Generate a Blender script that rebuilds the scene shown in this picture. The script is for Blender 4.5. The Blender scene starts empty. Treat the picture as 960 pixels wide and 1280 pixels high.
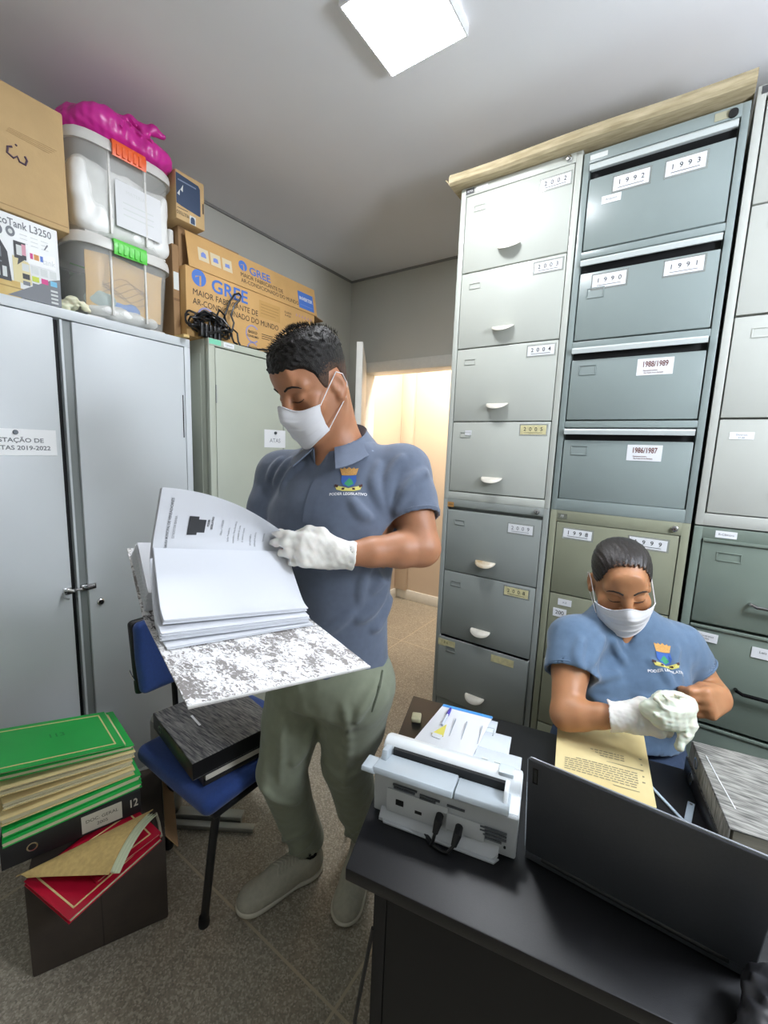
import bpy, bmesh, math, random
import numpy as np
from mathutils import Vector, Matrix, Euler
from mathutils.bvhtree import BVHTree
random.seed(7); rng = np.random.default_rng(7)
scene = bpy.context.scene
COL = scene.collection
PI = math.pi
V = Vector
def R(d): return math.radians(d)

# ------------------------------------------------------------------ camera
FPX = 532.05
CAM = V((0, 0, 1.48))
CR = V((0.82326, 0.566416, 0.037631)); CD = V((0.112626, -0.098003, -0.988793)); CF = V((-0.556379, 0.818272, -0.144475))
cd = bpy.data.cameras.new('camera'); cam = bpy.data.objects.new('camera', cd); COL.objects.link(cam)
cd.sensor_fit = 'VERTICAL'; cd.sensor_height = 24.0; cd.lens = FPX / 1280 * 24.0
cd.clip_start = 0.02; cd.clip_end = 50
m = Matrix((CR, -CD, -CF)).transposed().to_4x4(); m.translation = CAM
cam.matrix_world = m
scene.camera = cam
def at(px, py, zc):
    "the point of the room that the photo shows at pixel (px, py), zc metres in front of the camera"
    return CAM + CR * ((px - 480) / FPX * zc) + CD * ((py - 640) / FPX * zc) + CF * zc

# ------------------------------------------------------------------ materials
MATS = {}
def srgb(c):
    if isinstance(c, str):
        c = [int(c[i:i+2], 16) / 255 for i in (0, 2, 4)]
    return tuple((x / 12.92 if x <= .04045 else ((x + .055) / 1.055) ** 2.4) for x in c) + (1,)
def mat(name, col='808080', rough=.5, metal=0, noise=0, nscale=40, bump=0, bscale=200, spec=.5, sss=0, coat=0, trans=0, alpha=1, col2=None, stretch=None, emit=None, estr=0, sheen=0):
    if name in MATS: return MATS[name]
    m = bpy.data.materials.new(name); m.use_nodes = True; MATS[name] = m
    nt = m.node_tree; b = nt.nodes['Principled BSDF']
    c = srgb(col); b.inputs['Base Color'].default_value = c
    b.inputs['Roughness'].default_value = rough; b.inputs['Metallic'].default_value = metal
    b.inputs['Specular IOR Level'].default_value = spec
    if sss:
        b.inputs['Subsurface Weight'].default_value = sss; b.inputs['Subsurface Radius'].default_value = (.012, .005, .003); b.inputs['Subsurface Scale'].default_value = .6
    if coat: b.inputs['Coat Weight'].default_value = coat
    if sheen: b.inputs['Sheen Weight'].default_value = sheen
    if trans: b.inputs['Transmission Weight'].default_value = trans
    if alpha < 1: b.inputs['Alpha'].default_value = alpha
    if estr: b.inputs['Emission Color'].default_value = srgb(emit or col); b.inputs['Emission Strength'].default_value = estr
    if noise or col2 or bump:
        tc = nt.nodes.new('ShaderNodeTexCoord'); src = tc.outputs['Object']
        if stretch:
            mp = nt.nodes.new('ShaderNodeMapping'); mp.inputs['Scale'].default_value = stretch
            nt.links.new(src, mp.inputs['Vector']); src = mp.outputs['Vector']
    if noise or col2:
        n = nt.nodes.new('ShaderNodeTexNoise'); n.inputs['Scale'].default_value = nscale; n.inputs['Detail'].default_value = 5
        nt.links.new(src, n.inputs['Vector'])
        r = nt.nodes.new('ShaderNodeValToRGB'); r.color_ramp.elements[0].position = .35; r.color_ramp.elements[1].position = .65
        c2 = srgb(col2) if col2 else tuple(min(1, x * (1 + noise)) for x in c[:3]) + (1,)
        c1 = c if col2 else tuple(x * (1 - noise) for x in c[:3]) + (1,)
        r.color_ramp.elements[0].color = c1; r.color_ramp.elements[1].color = c2
        nt.links.new(n.outputs['Fac'], r.inputs['Fac']); nt.links.new(r.outputs['Color'], b.inputs['Base Color'])
    if bump:
        n2 = nt.nodes.new('ShaderNodeTexNoise'); n2.inputs['Scale'].default_value = bscale; n2.inputs['Detail'].default_value = 4
        nt.links.new(src, n2.inputs['Vector'])
        bp = nt.nodes.new('ShaderNodeBump'); bp.inputs['Strength'].default_value = bump; bp.inputs['Distance'].default_value = .004
        nt.links.new(n2.outputs['Fac'], bp.inputs['Height']); nt.links.new(bp.outputs['Normal'], b.inputs['Normal'])
    return m

# ------------------------------------------------------------------ mesh builder
TXT = {}
def text_geo(body, size, ext=0.0, align='CENTER', squash=1.0, bold=0.0):
    key = (body, ext, align, bold)
    if key not in TXT:
        cu = bpy.data.curves.new('t', 'FONT'); cu.body = body; cu.size = 1; cu.align_x = align; cu.align_y = 'CENTER'
        cu.resolution_u = 3; cu.extrude = ext; cu.offset = bold
        o = bpy.data.objects.new('t', cu); COL.objects.link(o)
        dg = bpy.context.evaluated_depsgraph_get(); dg.update()
        me = o.evaluated_get(dg).to_mesh()
        TXT[key] = ([tuple(v.co) for v in me.vertices], [tuple(p.vertices) for p in me.polygons])
        o.evaluated_get(dg).to_mesh_clear()
        bpy.data.objects.remove(o); bpy.data.curves.remove(cu)
    vs, fs = TXT[key]
    return [(x * size * squash, y * size, z * size) for x, y, z in vs], fs

class MB:
    "collects shapes for ONE mesh object; everything is given in world metres, or in the frame T"
    def __init__(s, T=None): s.v = []; s.f = []; s.m = []; s.T = T; s.mats = []
    def mi(s, m):
        if m not in s.mats: s.mats.append(m)
        return s.mats.index(m)
    def add(s, vs, fs, m=None, T=None):
        n = len(s.v); i = s.mi(m)
        for v in vs:
            v = V(v)
            if T is not None: v = T @ v
            if s.T is not None: v = s.T @ v
            s.v.append(v)
        for f in fs: s.f.append([n + k for k in f]); s.m.append(i)
        return s
    def box(s, x0, x1, y0, y1, z0, z1, m=None, bev=0.0, seg=2, T=None):
        bm = bmesh.new(); bmesh.ops.create_cube(bm, size=1)
        for v in bm.verts: v.co = V(((x0 + x1) / 2 + v.co.x * (x1 - x0), (y0 + y1) / 2 + v.co.y * (y1 - y0), (z0 + z1) / 2 + v.co.z * (z1 - z0)))
        if bev: bmesh.ops.bevel(bm, geom=bm.edges[:], offset=bev, segments=seg, affect='EDGES', profile=.5)
        bm.verts.index_update()
        s.add([v.co.copy() for v in bm.verts], [[v.index for v in f.verts] for f in bm.faces], m, T); bm.free(); return s
    def quad(s, a, b, c, d, m=None, T=None): return s.add([a, b, c, d], [(0, 1, 2, 3)], m, T)
    def tube(s, pts, r, m=None, n=8, T=None, cap=True, closed=False):
        pts = [V(p) for p in pts]; N = len(pts); rs = r if isinstance(r, (list, tuple)) else [r] * N
        vs = []; fs = []; prev = None
        for i, p in enumerate(pts):
            a = pts[(i - 1) % N] if (closed or i > 0) else p; b = pts[(i + 1) % N] if (closed or i < N - 1) else p
            t = (b - a).normalized()
            if prev is None: u = t.orthogonal().normalized()
            else: u = (prev - t * prev.dot(t)); u = u.normalized() if u.length > 1e-6 else t.orthogonal().normalized()
            prev = u; w = t.cross(u)
            for k in range(n):
                a_ = 2 * PI * k / n; vs.append(p + (u * math.cos(a_) + w * math.sin(a_)) * rs[i])
        L = N if closed else N - 1
        for i in range(L):
            for k in range(n):
                j = (i + 1) % N
                fs.append((i * n + k, i * n + (k + 1) % n, j * n + (k + 1) % n, j * n + k))
        if cap and not closed: fs.append(tuple(range(n))[::-1]); fs.append(tuple((N - 1) * n + k for k in range(n)))
        return s.add(vs, fs, m, T)
    def cyl(s, a, b, r, m=None, n=20, r2=None, T=None): return s.tube([a, b], [r, r if r2 is None else r2], m, n, T)
    def lathe(s, prof, c, axis=(0, 0, 1), m=None, n=24, T=None):
        ax = V(axis).normalized(); u = ax.orthogonal().normalized(); w = ax.cross(u); vs = []; fs = []
        for r, h in prof:
            for k in range(n):
                a = 2 * PI * k / n; vs.append(V(c) + ax * h + (u * math.cos(a) + w * math.sin(a)) * max(r, 1e-5))
        for i in range(len(prof) - 1):
            for k in range(n): fs.append((i * n + k, i * n + (k + 1) % n, (i + 1) * n + (k + 1) % n, (i + 1) * n + k))
        return s.add(vs, fs, m, T)
    def prism(s, poly, d, m=None, T=None, bev=0, mside=None):
        "polygon (list of 2D/3D points) pushed along the vector d"
        vs = [V((p[0], p[1], p[2] if len(p) > 2 else 0)) for p in poly]; n = len(vs); d = V(d)
        fs = [tuple(range(n)), tuple(range(2 * n - 1, n - 1, -1))]; sd = [(i, i + n, (i + 1) % n + n, (i + 1) % n) for i in range(n)]
        if bev:
            bm = bmesh.new(); bv = [bm.verts.new(v) for v in vs + [v + d for v in vs]]
            for f in fs + sd: bm.faces.new([bv[k] for k in f])
            bmesh.ops.recalc_face_normals(bm, faces=bm.faces[:])
            bmesh.ops.bevel(bm, geom=bm.edges[:], offset=bev, segments=2, affect='EDGES', profile=.5); bm.verts.index_update()
            s.add([v.co.copy() for v in bm.verts], [[v.index for v in f.verts] for f in bm.faces], m, T); bm.free(); return s
        if mside is None: return s.add(vs + [v + d for v in vs], fs + sd, m, T)
        s.add(vs + [v + d for v in vs], fs, m, T); return s.add(vs + [v + d for v in vs], sd, mside, T)
    def grid(s, fn, nu, nv, m=None, th=0.0, T=None, closed_u=False):
        P = [[V(fn(i / nu, j / nv)) for j in range(nv + 1)] for i in range(nu + 1)]
        vs = [p for row in P for p in row]; W = nv + 1
        fs = [(i * W + j, (i + 1) * W + j, (i + 1) * W + j + 1, i * W + j + 1) for i in range(nu) for j in range(nv)]
        if th:
            n = len(vs); ns = []
            for i in range(nu + 1):
                for j in range(nv + 1):
                    du = P[min(i + 1, nu)][j] - P[max(i - 1, 0)][j]; dv = P[i][min(j + 1, nv)] - P[i][max(j - 1, 0)]
                    ns.append(du.cross(dv).normalized())
            vs2 = vs + [v - k * th for v, k in zip(vs, ns)]
            f2 = [tuple(n + k for k in f[::-1]) for f in fs]
            bd = [(i * W, (i + 1) * W) for i in range(nu)] + [(nu * W + j, nu * W + j + 1) for j in range(nv)] + [((i + 1) * W + nv, i * W + nv) for i in range(nu)] + [(j + 1, j) for j in range(nv)]
            sd = [(b, a, a + n, b + n) for a, b in bd]
            return s.add(vs2, fs + f2 + sd, m, T)
        return s.add(vs, fs, m, T)
    def text(s, body, size, T, m=None, ext=0.0, align='CENTER', squash=1.0, bold=0.0):
        vs, fs = text_geo(body, size, ext, align, squash, bold); return s.add(vs, fs, m, T)
    def build(s, name, parent=None, smooth=35, props=None, origin=None):
        me = bpy.data.meshes.new(name)
        if origin is None:
            if parent is not None: origin = ORG[parent.name]
            else:
                lo = [min(v[k] for v in s.v) for k in range(3)]; hi = [max(v[k] for v in s.v) for k in range(3)]
                origin = V(((lo[0] + hi[0]) / 2, (lo[1] + hi[1]) / 2, lo[2]))
        me.from_pydata([v - origin for v in s.v], [], s.f)
        for q in s.mats: me.materials.append(q)
        me.polygons.foreach_set('material_index', s.m)
        me.validate(); me.update()
        bm = bmesh.new(); bm.from_mesh(me); bmesh.ops.recalc_face_normals(bm, faces=bm.faces[:]); bm.to_mesh(me); bm.free()
        if smooth:
            me.polygons.foreach_set('use_smooth', [True] * len(me.polygons)); me.set_sharp_from_angle(angle=R(smooth))
        o = bpy.data.objects.new(name, me); COL.objects.link(o)
        if parent is not None:
            o.parent = parent; o.location = origin - ORG[parent.name]
        else: o.location = origin
        ORG[o.name] = origin.copy()
        if props:
            for k, v in props.items(): o[k] = v
        return o
ORG = {}
def tag(o, label, cat, group=None, kind=None):
    o['label'] = label; o['category'] = cat
    if group: o['group'] = group
    if kind: o['kind'] = kind
    return o
def empty(name, loc, label, cat, group=None):
    o = bpy.data.objects.new(name, None); COL.objects.link(o); o.location = V(loc); o.empty_display_size = .05; ORG[o.name] = V(loc)
    return tag(o, label, cat, group)
def struct(o):
    o['kind'] = 'structure'; return o
def frame(o, x, y):
    "matrix with origin o, first axis x, second axis near y"
    x = V(x).normalized(); y = V(y); y = (y - x * y.dot(x)).normalized(); z = x.cross(y)
    m = Matrix((x, y, z)).transposed().to_4x4(); m.translation = V(o); return m
def Tl(x, y, z): return Matrix.Translation((x, y, z))
def Rz(d): return Matrix.Rotation(R(d), 4, 'Z')
def Rx(d): return Matrix.Rotation(R(d), 4, 'X')
def Ry(d): return Matrix.Rotation(R(d), 4, 'Y')
FRONT_Y = lambda x, y, z: frame((x, y, z), (1, 0, 0), (0, 0, 1))      # a plate seen from -Y: x right, y up, z towards -Y
FRONT_X = lambda x, y, z: frame((x, y, z), (0, 1, 0), (0, 0, 1))      # a plate seen from +X: x along +Y, y up, z towards +X
LAMP = 26.0; CORR = 16.0; FILL_GLOBE = 18.0; EXPO = 1.5
# ------------------------------------------------------------------ smooth solids: distance functions turned into one continuous mesh
def A3(p): return np.array(p, dtype=np.float32)
class SD:
    "ordered list of shapes blended smoothly into one body"
    def __init__(s): s.ops = []; s.lo = A3((9, 9, 9)); s.hi = A3((-9, -9, -9))
    def _g(s, lo, hi): s.lo = np.minimum(s.lo, A3(lo)); s.hi = np.maximum(s.hi, A3(hi))
    def put(s, f, lo, hi, k=.02, op='u'):
        if op == 'u': s._g(lo, hi)
        s.ops.append((f, A3(lo) - k - .02, A3(hi) + k + .02, k, op)); return s
    def cone(s, a, b, r1, r2=None, k=.02, op='u'):
        r2 = r1 if r2 is None else r2; a = A3(a); b = A3(b); ba = b - a; L2 = float(ba @ ba) + 1e-12
        def f(P):
            q = P - a; t = np.clip(q @ ba / L2, 0, 1); return np.linalg.norm(q - t[:, None] * ba, axis=1) - (r1 + (r2 - r1) * t)
        r = max(r1, r2); return s.put(f, np.minimum(a, b) - r, np.maximum(a, b) + r, k, op)
    def chain(s, pts, rs, k=.02, op='u'):
        for i in range(len(pts) - 1): s.cone(pts[i], pts[i + 1], rs[i], rs[i + 1], k if i == 0 else min(k, .012), op)
        return s
    def ell(s, c, r, M=None, k=.02, op='u'):
        c = A3(c); r = A3(r); Mx = None if M is None else np.array(M.to_3x3(), dtype=np.float32)
        def f(P):
            q = P - c
            if Mx is not None: q = q @ Mx
            k0 = np.linalg.norm(q / r, axis=1); k1 = np.linalg.norm(q / (r * r), axis=1) + 1e-9; return k0 * (k0 - 1) / k1
        m_ = float(r.max()); return s.put(f, c - m_, c + m_, k, op)
    def rbox(s, c, h, rad, M=None, k=.01, op='u'):
        c = A3(c); h = A3(h) - rad; Mx = None if M is None else np.array(M.to_3x3(), dtype=np.float32)
        def f(P):
            q = P - c
            if Mx is not None: q = q @ Mx
            q = np.abs(q) - h; return np.linalg.norm(np.maximum(q, 0), axis=1) + np.minimum(q.max(axis=1), 0) - rad
        m_ = float(np.linalg.norm(h) + rad); return s.put(f, c - m_, c + m_, k, op)
    def loft(s, T, rows, k=.02, op='u', cap=.012, power=2.0):
        "rows of (h, cx, cy, rx, ry) along the third axis of T, ovals of superellipse power"
        rows = sorted(rows); H = np.array([r[0] for r in rows], dtype=np.float32)
        hh = np.linspace(H[0], H[-1], 80); cols = []
        for j in range(1, 5):
            y = np.array([r[j] for r in rows], dtype=float); mm = np.gradient(y, H.astype(float)) if len(H) > 2 else np.full(len(H), (y[-1] - y[0]) / (H[-1] - H[0]))
            i = np.clip(np.searchsorted(H, hh, side='right') - 1, 0, len(H) - 2); d = (H[i + 1] - H[i]); t = (hh - H[i]) / d
            cols.append((2*t**3-3*t**2+1)*y[i] + (t**3-2*t**2+t)*d*mm[i] + (-2*t**3+3*t**2)*y[i+1] + (t**3-t**2)*d*mm[i+1])
        Ti = np.array(T.inverted(), dtype=np.float32)
        def f(P):
            q = P @ Ti[:3, :3].T + Ti[:3, 3]; h = np.clip(q[:, 2], H[0], H[-1])
            cx, cy, rx, ry = [np.interp(h, hh, c) for c in cols]; rx = np.maximum(rx, .002); ry = np.maximum(ry, .002)
            a = np.abs(q[:, 0] - cx) / rx; b = np.abs(q[:, 1] - cy) / ry
            if power == 2.0:
                k0 = np.sqrt(a * a + b * b); k1 = np.sqrt((a / rx) ** 2 + (b / ry) ** 2) + 1e-6; d = np.where(k0 < .05, -np.minimum(rx, ry), k0 * (k0 - 1) / k1)
            else:
                k0 = (a ** power + b ** power + 1e-9) ** (1 / power); d = (k0 - 1) * np.minimum(rx, ry)
            e = np.maximum(H[0] + cap - q[:, 2], q[:, 2] - H[-1] + cap)
            return np.minimum(np.maximum(d + cap, e), 0) + np.sqrt(np.maximum(d + cap, 0) ** 2 + np.maximum(e, 0) ** 2) - cap
        pts = [np.array(T @ V((cx + sx * rx, cy + sy * ry, h))) for h, cx, cy, rx, ry in rows for sx in (-1, 1) for sy in (-1, 1)]
        return s.put(f, np.min(pts, axis=0) - .03, np.max(pts, axis=0) + .03, k, op)
    def raw(s, f, lo, hi, k=.01, op='u'): return s.put(f, lo, hi, k, op)
    def __call__(s, P):
        P = np.asarray(P, dtype=np.float32); D = np.full(len(P), 10.0, dtype=np.float32)
        for f, lo, hi, k, op in s.ops:
            if op == 'w':
                D += f(P); continue
            idx = np.nonzero(np.all((P > lo - .05) & (P < hi + .05), axis=1))[0]
            if len(idx) == 0:
                continue
            d = f(P[idx]).astype(np.float32); o = D[idx]
            if op == 'u':
                h = np.maximum(k - np.abs(o - d), 0) / k; D[idx] = np.minimum(o, d) - h * h * k * .25
            elif op == 's':
                h = np.maximum(k - np.abs(o + d), 0) / k; D[idx] = np.maximum(o, -d) + h * h * k * .25
            elif op == 'i':
                d = f(P).astype(np.float32); h = np.maximum(k - np.abs(D - d), 0) / k; D = np.maximum(D, d) + h * h * k * .25
        return D
QUAL = 1.0
def surface(sd, h, lo=None, hi=None):
    "surface nets over the blocks near the zero level; returns vertices and quads"
    h = h * QUAL
    lo = (sd.lo if lo is None else A3(lo)) - 4 * h; hi = (sd.hi if hi is None else A3(hi)) + 4 * h
    B = 8; nb = np.ceil((hi - lo) / (h * B)).astype(int) + 1; n = nb * B + 1
    bc = np.stack(np.meshgrid(*[np.arange(k) for k in nb], indexing='ij'), -1).reshape(-1, 3)
    cen = lo + (bc + .5) * B * h
    dc = sd(cen); near = np.abs(dc) < B * h * .87 * 1.35 + .012
    G = np.where(dc < 0, -1.0, 1.0).astype(np.float32).reshape(nb)
    G = np.repeat(np.repeat(np.repeat(G, B, 0), B, 1), B, 2); G = np.pad(G, ((0, 1),) * 3, mode='edge')
    off = np.stack(np.meshgrid(*[np.arange(B + 1)] * 3, indexing='ij'), -1).reshape(-1, 3)
    act = bc[near]
    for c0 in range(0, len(act), 400):
        blk = act[c0:c0 + 400]; ii = (blk[:, None, :] * B + off[None]).reshape(-1, 3)
        G[ii[:, 0], ii[:, 1], ii[:, 2]] = sd(lo + ii * h)
    S = G < 0
    C = S[:-1, :-1, :-1].astype(np.int8)
    for dx, dy, dz in ((1,0,0),(0,1,0),(0,0,1),(1,1,0),(1,0,1),(0,1,1),(1,1,1)):
        C = C + S[dx:n[0]-1+dx, dy:n[1]-1+dy, dz:n[2]-1+dz]
    cell = np.argwhere((C > 0) & (C < 8)); idm = np.full(C.shape, -1, dtype=np.int32); idm[tuple(cell.T)] = np.arange(len(cell))
    acc = np.zeros((len(cell), 3), dtype=np.float64); cnt = np.zeros(len(cell))
    cor = [(0,0,0),(1,0,0),(0,1,0),(1,1,0),(0,0,1),(1,0,1),(0,1,1),(1,1,1)]
    for i, a in enumerate(cor):
        for b in cor[i + 1:]:
            if sum(abs(x - y) for x, y in zip(a, b)) != 1: continue
            va = G[cell[:,0]+a[0], cell[:,1]+a[1], cell[:,2]+a[2]]; vb = G[cell[:,0]+b[0], cell[:,1]+b[1], cell[:,2]+b[2]]
            x = (va < 0) != (vb < 0); t = np.where(x, va / np.where(x, va - vb, 1), 0)
            acc += np.where(x[:, None], np.array(a) + t[:, None] * (np.array(b) - np.array(a)), 0); cnt += x
    vs = lo + (cell + acc / cnt[:, None]) * h
    Q = []
    for ax in range(3):
        sl0 = [slice(None)] * 3; sl1 = [slice(None)] * 3; sl0[ax] = slice(0, -1); sl1[ax] = slice(1, None)
        e = np.argwhere(S[tuple(sl0)] != S[tuple(sl1)])
        o1, o2 = [k for k in range(3) if k != ax]
        e = e[(e[:, o1] > 0) & (e[:, o2] > 0) & (e[:, o1] < C.shape[o1]) & (e[:, o2] < C.shape[o2])]
        fl = S[tuple(e.T)]
        q = []
        for da, db in ((-1, -1), (0, -1), (0, 0), (-1, 0)):
            c = e.copy(); c[:, o1] += da; c[:, o2] += db; q.append(idm[tuple(c.T)])
        q = np.stack(q, 1); flip = fl if ax != 1 else ~fl
        q[~flip] = q[~flip][:, ::-1]; Q.append(q[(q >= 0).all(1)])
    return vs, np.concatenate(Q)
def solid(name, sd, h, mats, parent=None, origin=None, pick=None, lo=None, hi=None, relax=1, post=None, sub=None, props=None):
    "one smooth mesh object from a blended solid; pick(face centres) -> material index"
    vs, fs = surface(sd, h, lo, hi)
    for _ in range(relax):      # even the mesh out, then pull it back on the surface
        a = np.zeros_like(vs); c = np.zeros(len(vs))
        for i in range(4):
            np.add.at(a, fs[:, i], vs[fs[:, (i + 1) % 4]] + vs[fs[:, (i - 1) % 4]]); np.add.at(c, fs[:, i], 2)
        vs = vs * .4 + .6 * a / np.maximum(c, 1)[:, None]
    if post is not None: vs = post(vs)
    me = bpy.data.meshes.new(name)
    if origin is None: origin = ORG[parent.name] if parent is not None else V(((vs[:,0].min()+vs[:,0].max())/2, (vs[:,1].min()+vs[:,1].max())/2, vs[:,2].min()))
    loc = np.array(origin)
    me.from_pydata((vs - loc).tolist(), [], fs.tolist())
    for q in mats: me.materials.append(q)
    if pick is not None:
        fc = vs[fs].mean(1); me.polygons.foreach_set('material_index', np.asarray(pick(fc), dtype=np.int32))
    me.polygons.foreach_set('use_smooth', [True] * len(me.polygons)); me.update()
    bm = bmesh.new(); bm.from_mesh(me); bmesh.ops.recalc_face_normals(bm, faces=bm.faces[:]); bm.to_mesh(me); bm.free()
    o = bpy.data.objects.new(name, me); COL.objects.link(o)
    if parent is not None: o.parent = parent; o.location = V(origin) - ORG[parent.name]
    else: o.location = V(origin)
    ORG[o.name] = V(origin)
    if props:
        for k, v in props.items(): o[k] = v
    return o
def noise3(P, f, seed=0):
    "cheap smooth 3D noise out of sines, about -1..1"
    r = np.random.default_rng(seed); out = 0
    for i in range(5):
        d = r.normal(size=3); d = d / np.linalg.norm(d) * f * (.7 + .35 * i); out = out + np.sin(P @ d.astype(np.float32) + r.uniform(0, 6.28))
    return out / 3.2
# ------------------------------------------------------------------ palette
paint_light = mat('paint_light_grey', 'bec1b8', .27, noise=.03, nscale=3, bump=.03, bscale=300)
paint_grey = mat('paint_mid_grey', '939893', .32, noise=.03, nscale=3, bump=.03, bscale=300)
paint_teal = mat('paint_teal_grey', '8a9592', .32, noise=.04, nscale=3, bump=.03, bscale=300)
paint_olive = mat('paint_olive_grey', '90927c', .32, noise=.05, nscale=4, bump=.03, bscale=300)
paint_green = mat('paint_green_grey', '788479', .33, noise=.05, nscale=4, bump=.03, bscale=300)
paint_warm = mat('paint_pale_grey', 'b9bbb3', .3, noise=.03, nscale=3, bump=.03, bscale=300)
paint_locker = mat('paint_locker_grey', 'ced3d5', .36, noise=.02, nscale=2, bump=.02, bscale=300)
paint_locker2 = mat('paint_locker_greenish', 'b4b9aa', .35, noise=.03, nscale=3, bump=.02, bscale=300)
channel = mat('paint_channel', '878c8a', .35)
dark = mat('black_gap', '101011', .6)
chrome = mat('chrome', 'c9c9c9', .22, 1)
ivory = mat('ivory_handle', 'd8d2c4', .35, noise=.06, nscale=30)
rusty = mat('ivory_handle_rusty', 'd6cfbe', .4, col2='a98b5a', nscale=18)
paper = mat('white_paper', 'e4e5e6', .7)
paper_y = mat('yellowed_tape_paper', 'd9d0a0', .6, noise=.12, nscale=60)
ink = mat('black_ink', '2a2a2c', .6)
inkgrey = mat('grey_ink', '77797c', .6)
inkred = mat('brown_red_ink', '6b3a34', .6)
black_plastic = mat('black_plastic', '161617', .35, bump=.05)
wallm = mat('wall_paint', 'd2d1c8', .85, noise=.02, nscale=2, bump=.06, bscale=120)
cream = mat('corridor_cream', 'cdbba6', .8, noise=.02, nscale=2)
ceilm = mat('ceiling_paint', 'ececee', .9, noise=.015, nscale=2)
trimw = mat('door_white', 'e9e7df', .45, noise=.02)

# ------------------------------------------------------------------ floor: granilite slabs with pale joints
fm = mat('granilite', '9d9484', .32); nt = fm.node_tree; b = nt.nodes['Principled BSDF']
N = nt.nodes.new; L = nt.links.new
tc = N('ShaderNodeTexCoord')
def ramp(src, stops):
    r = N('ShaderNodeValToRGB'); e = r.color_ramp.elements
    while len(e) < len(stops): e.new(.5)
    for k, (p, c) in zip(e, stops): k.position = p; k.color = srgb(c)
    L(src, r.inputs['Fac']); return r.outputs['Color']
def mix(f, a, c, mode='MIX'):
    x = N('ShaderNodeMix'); x.data_type = 'RGBA'; x.blend_type = mode
    if isinstance(f, float): x.inputs[0].default_value = f
    else: L(f, x.inputs[0])
    for k, q in ((6, a), (7, c)):
        if isinstance(q, str): x.inputs[k].default_value = srgb(q)
        else: L(q, x.inputs[k])
    return x.outputs[2]
vo = N('ShaderNodeTexVoronoi'); vo.inputs['Scale'].default_value = 210; L(tc.outputs['Object'], vo.inputs['Vector'])
sx = N('ShaderNodeSeparateColor'); L(vo.outputs['Color'], sx.inputs['Color'])
chips = ramp(sx.outputs['Red'], [(0, '6a645a'), (.3, '8d8474'), (.62, 'a09684'), (.9, 'c9bfad')])
nz = N('ShaderNodeTexNoise'); nz.inputs['Scale'].default_value = 5; nz.inputs['Detail'].default_value = 6; L(tc.outputs['Object'], nz.inputs['Vector'])
stain = ramp(nz.outputs['Fac'], [(.3, '8e8575'), (.7, 'a89e8b')])
basec = mix(.45, chips, stain)
sp = N('ShaderNodeSeparateXYZ'); L(tc.outputs['Object'], sp.inputs['Vector'])
def joint(sock, off, per):
    a = N('ShaderNodeMath'); a.operation = 'SUBTRACT'; L(sock, a.inputs[0]); a.inputs[1].default_value = off
    d = N('ShaderNodeMath'); d.operation = 'PINGPONG'; L(a.outputs[0], d.inputs[0]); d.inputs[1].default_value = per / 2
    c = N('ShaderNodeMath'); c.operation = 'LESS_THAN'; L(d.outputs[0], c.inputs[0]); c.inputs[1].default_value = .004
    return c.outputs[0]
mx = N('ShaderNodeMath'); mx.operation = 'MAXIMUM'; L(joint(sp.outputs['X'], -.59, 1.05), mx.inputs[0]); L(joint(sp.outputs['Y'], .722, 1.0), mx.inputs[1])
L(mix(mx.outputs[0], basec, 'b9ab92'), b.inputs['Base Color'])
rr = N('ShaderNodeMapRange'); L(nz.outputs['Fac'], rr.inputs[0]); rr.inputs[3].default_value = .22; rr.inputs[4].default_value = .5; L(rr.outputs[0], b.inputs['Roughness'])

# ------------------------------------------------------------------ room shell
XL, YB, ZC = -2.225, 2.71, 2.747
DX0, DX1, DZ = -2.075, -1.27, 2.062
ORIGIN = V((0, 0, 0))
def sbox(name, dims, m): return struct(MB().box(*dims, m).build(name, origin=ORIGIN, smooth=0))
sbox('floor', (-3.4, 2.6, -2.6, 4.2, -.1, 0), fm)
sbox('ceiling', (XL - .1, 2.5, -2.5, YB + .15, ZC, ZC + .1), ceilm)
sbox('wall_left', (XL - .1, XL, -2.5, YB + .12, 0, ZC), wallm)
sbox('wall_right', (2.4, 2.5, -2.5, YB + .12, 0, ZC), wallm)
sbox('wall_front', (XL, 2.4, -2.5, -2.4, 0, ZC), wallm)
w = MB(); w.box(XL, DX0, YB, YB + .12, 0, ZC, wallm).box(DX1, 2.4, YB, YB + .12, 0, ZC, wallm).box(DX0, DX1, YB, YB + .12, DZ, ZC, wallm)
struct(w.build('wall_back', origin=ORIGIN, smooth=0))
# grey strips painted as the shadow gap where the ceiling board stops short of the walls
grv = mat('ceiling_gap_shade', '94938f', .9)
sbox('gap_shade_1', (XL, XL + .012, -2.4, YB, ZC - .012, ZC + .001), grv); sbox('gap_shade_2', (XL + .012, 2.4, YB - .012, YB, ZC - .012, ZC + .001), grv)
# corridor beyond the doorway
CYB = 3.56
sbox('wall_corridor_back', (-3.3, 2.4, CYB, CYB + .1, 0, 2.7), cream)
sbox('wall_corridor_left', (-2.33, -2.23, YB + .12, CYB, 0, 2.7), cream)
sbox('wall_corridor_right', (.6, .7, YB + .12, CYB, 0, 2.7), cream)
sbox('ceiling_corridor', (-2.4, .7, YB + .1, CYB + .1, 2.7, 2.8), cream)
bb = MB().box(-2.23, .6, CYB - .014, CYB, 0, .1, trimw, .004); struct(bb.build('baseboard_corridor_back', origin=ORIGIN))
bb = MB().box(-2.23, -2.216, YB + .12, CYB - .014, 0, .1, trimw, .004); struct(bb.build('baseboard_corridor_left', origin=ORIGIN))
pil = MB().box(-2.229, -2.10, CYB - .05, CYB, .1, 2.7, cream, .004); struct(pil.build('trim_3', origin=ORIGIN))
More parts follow.
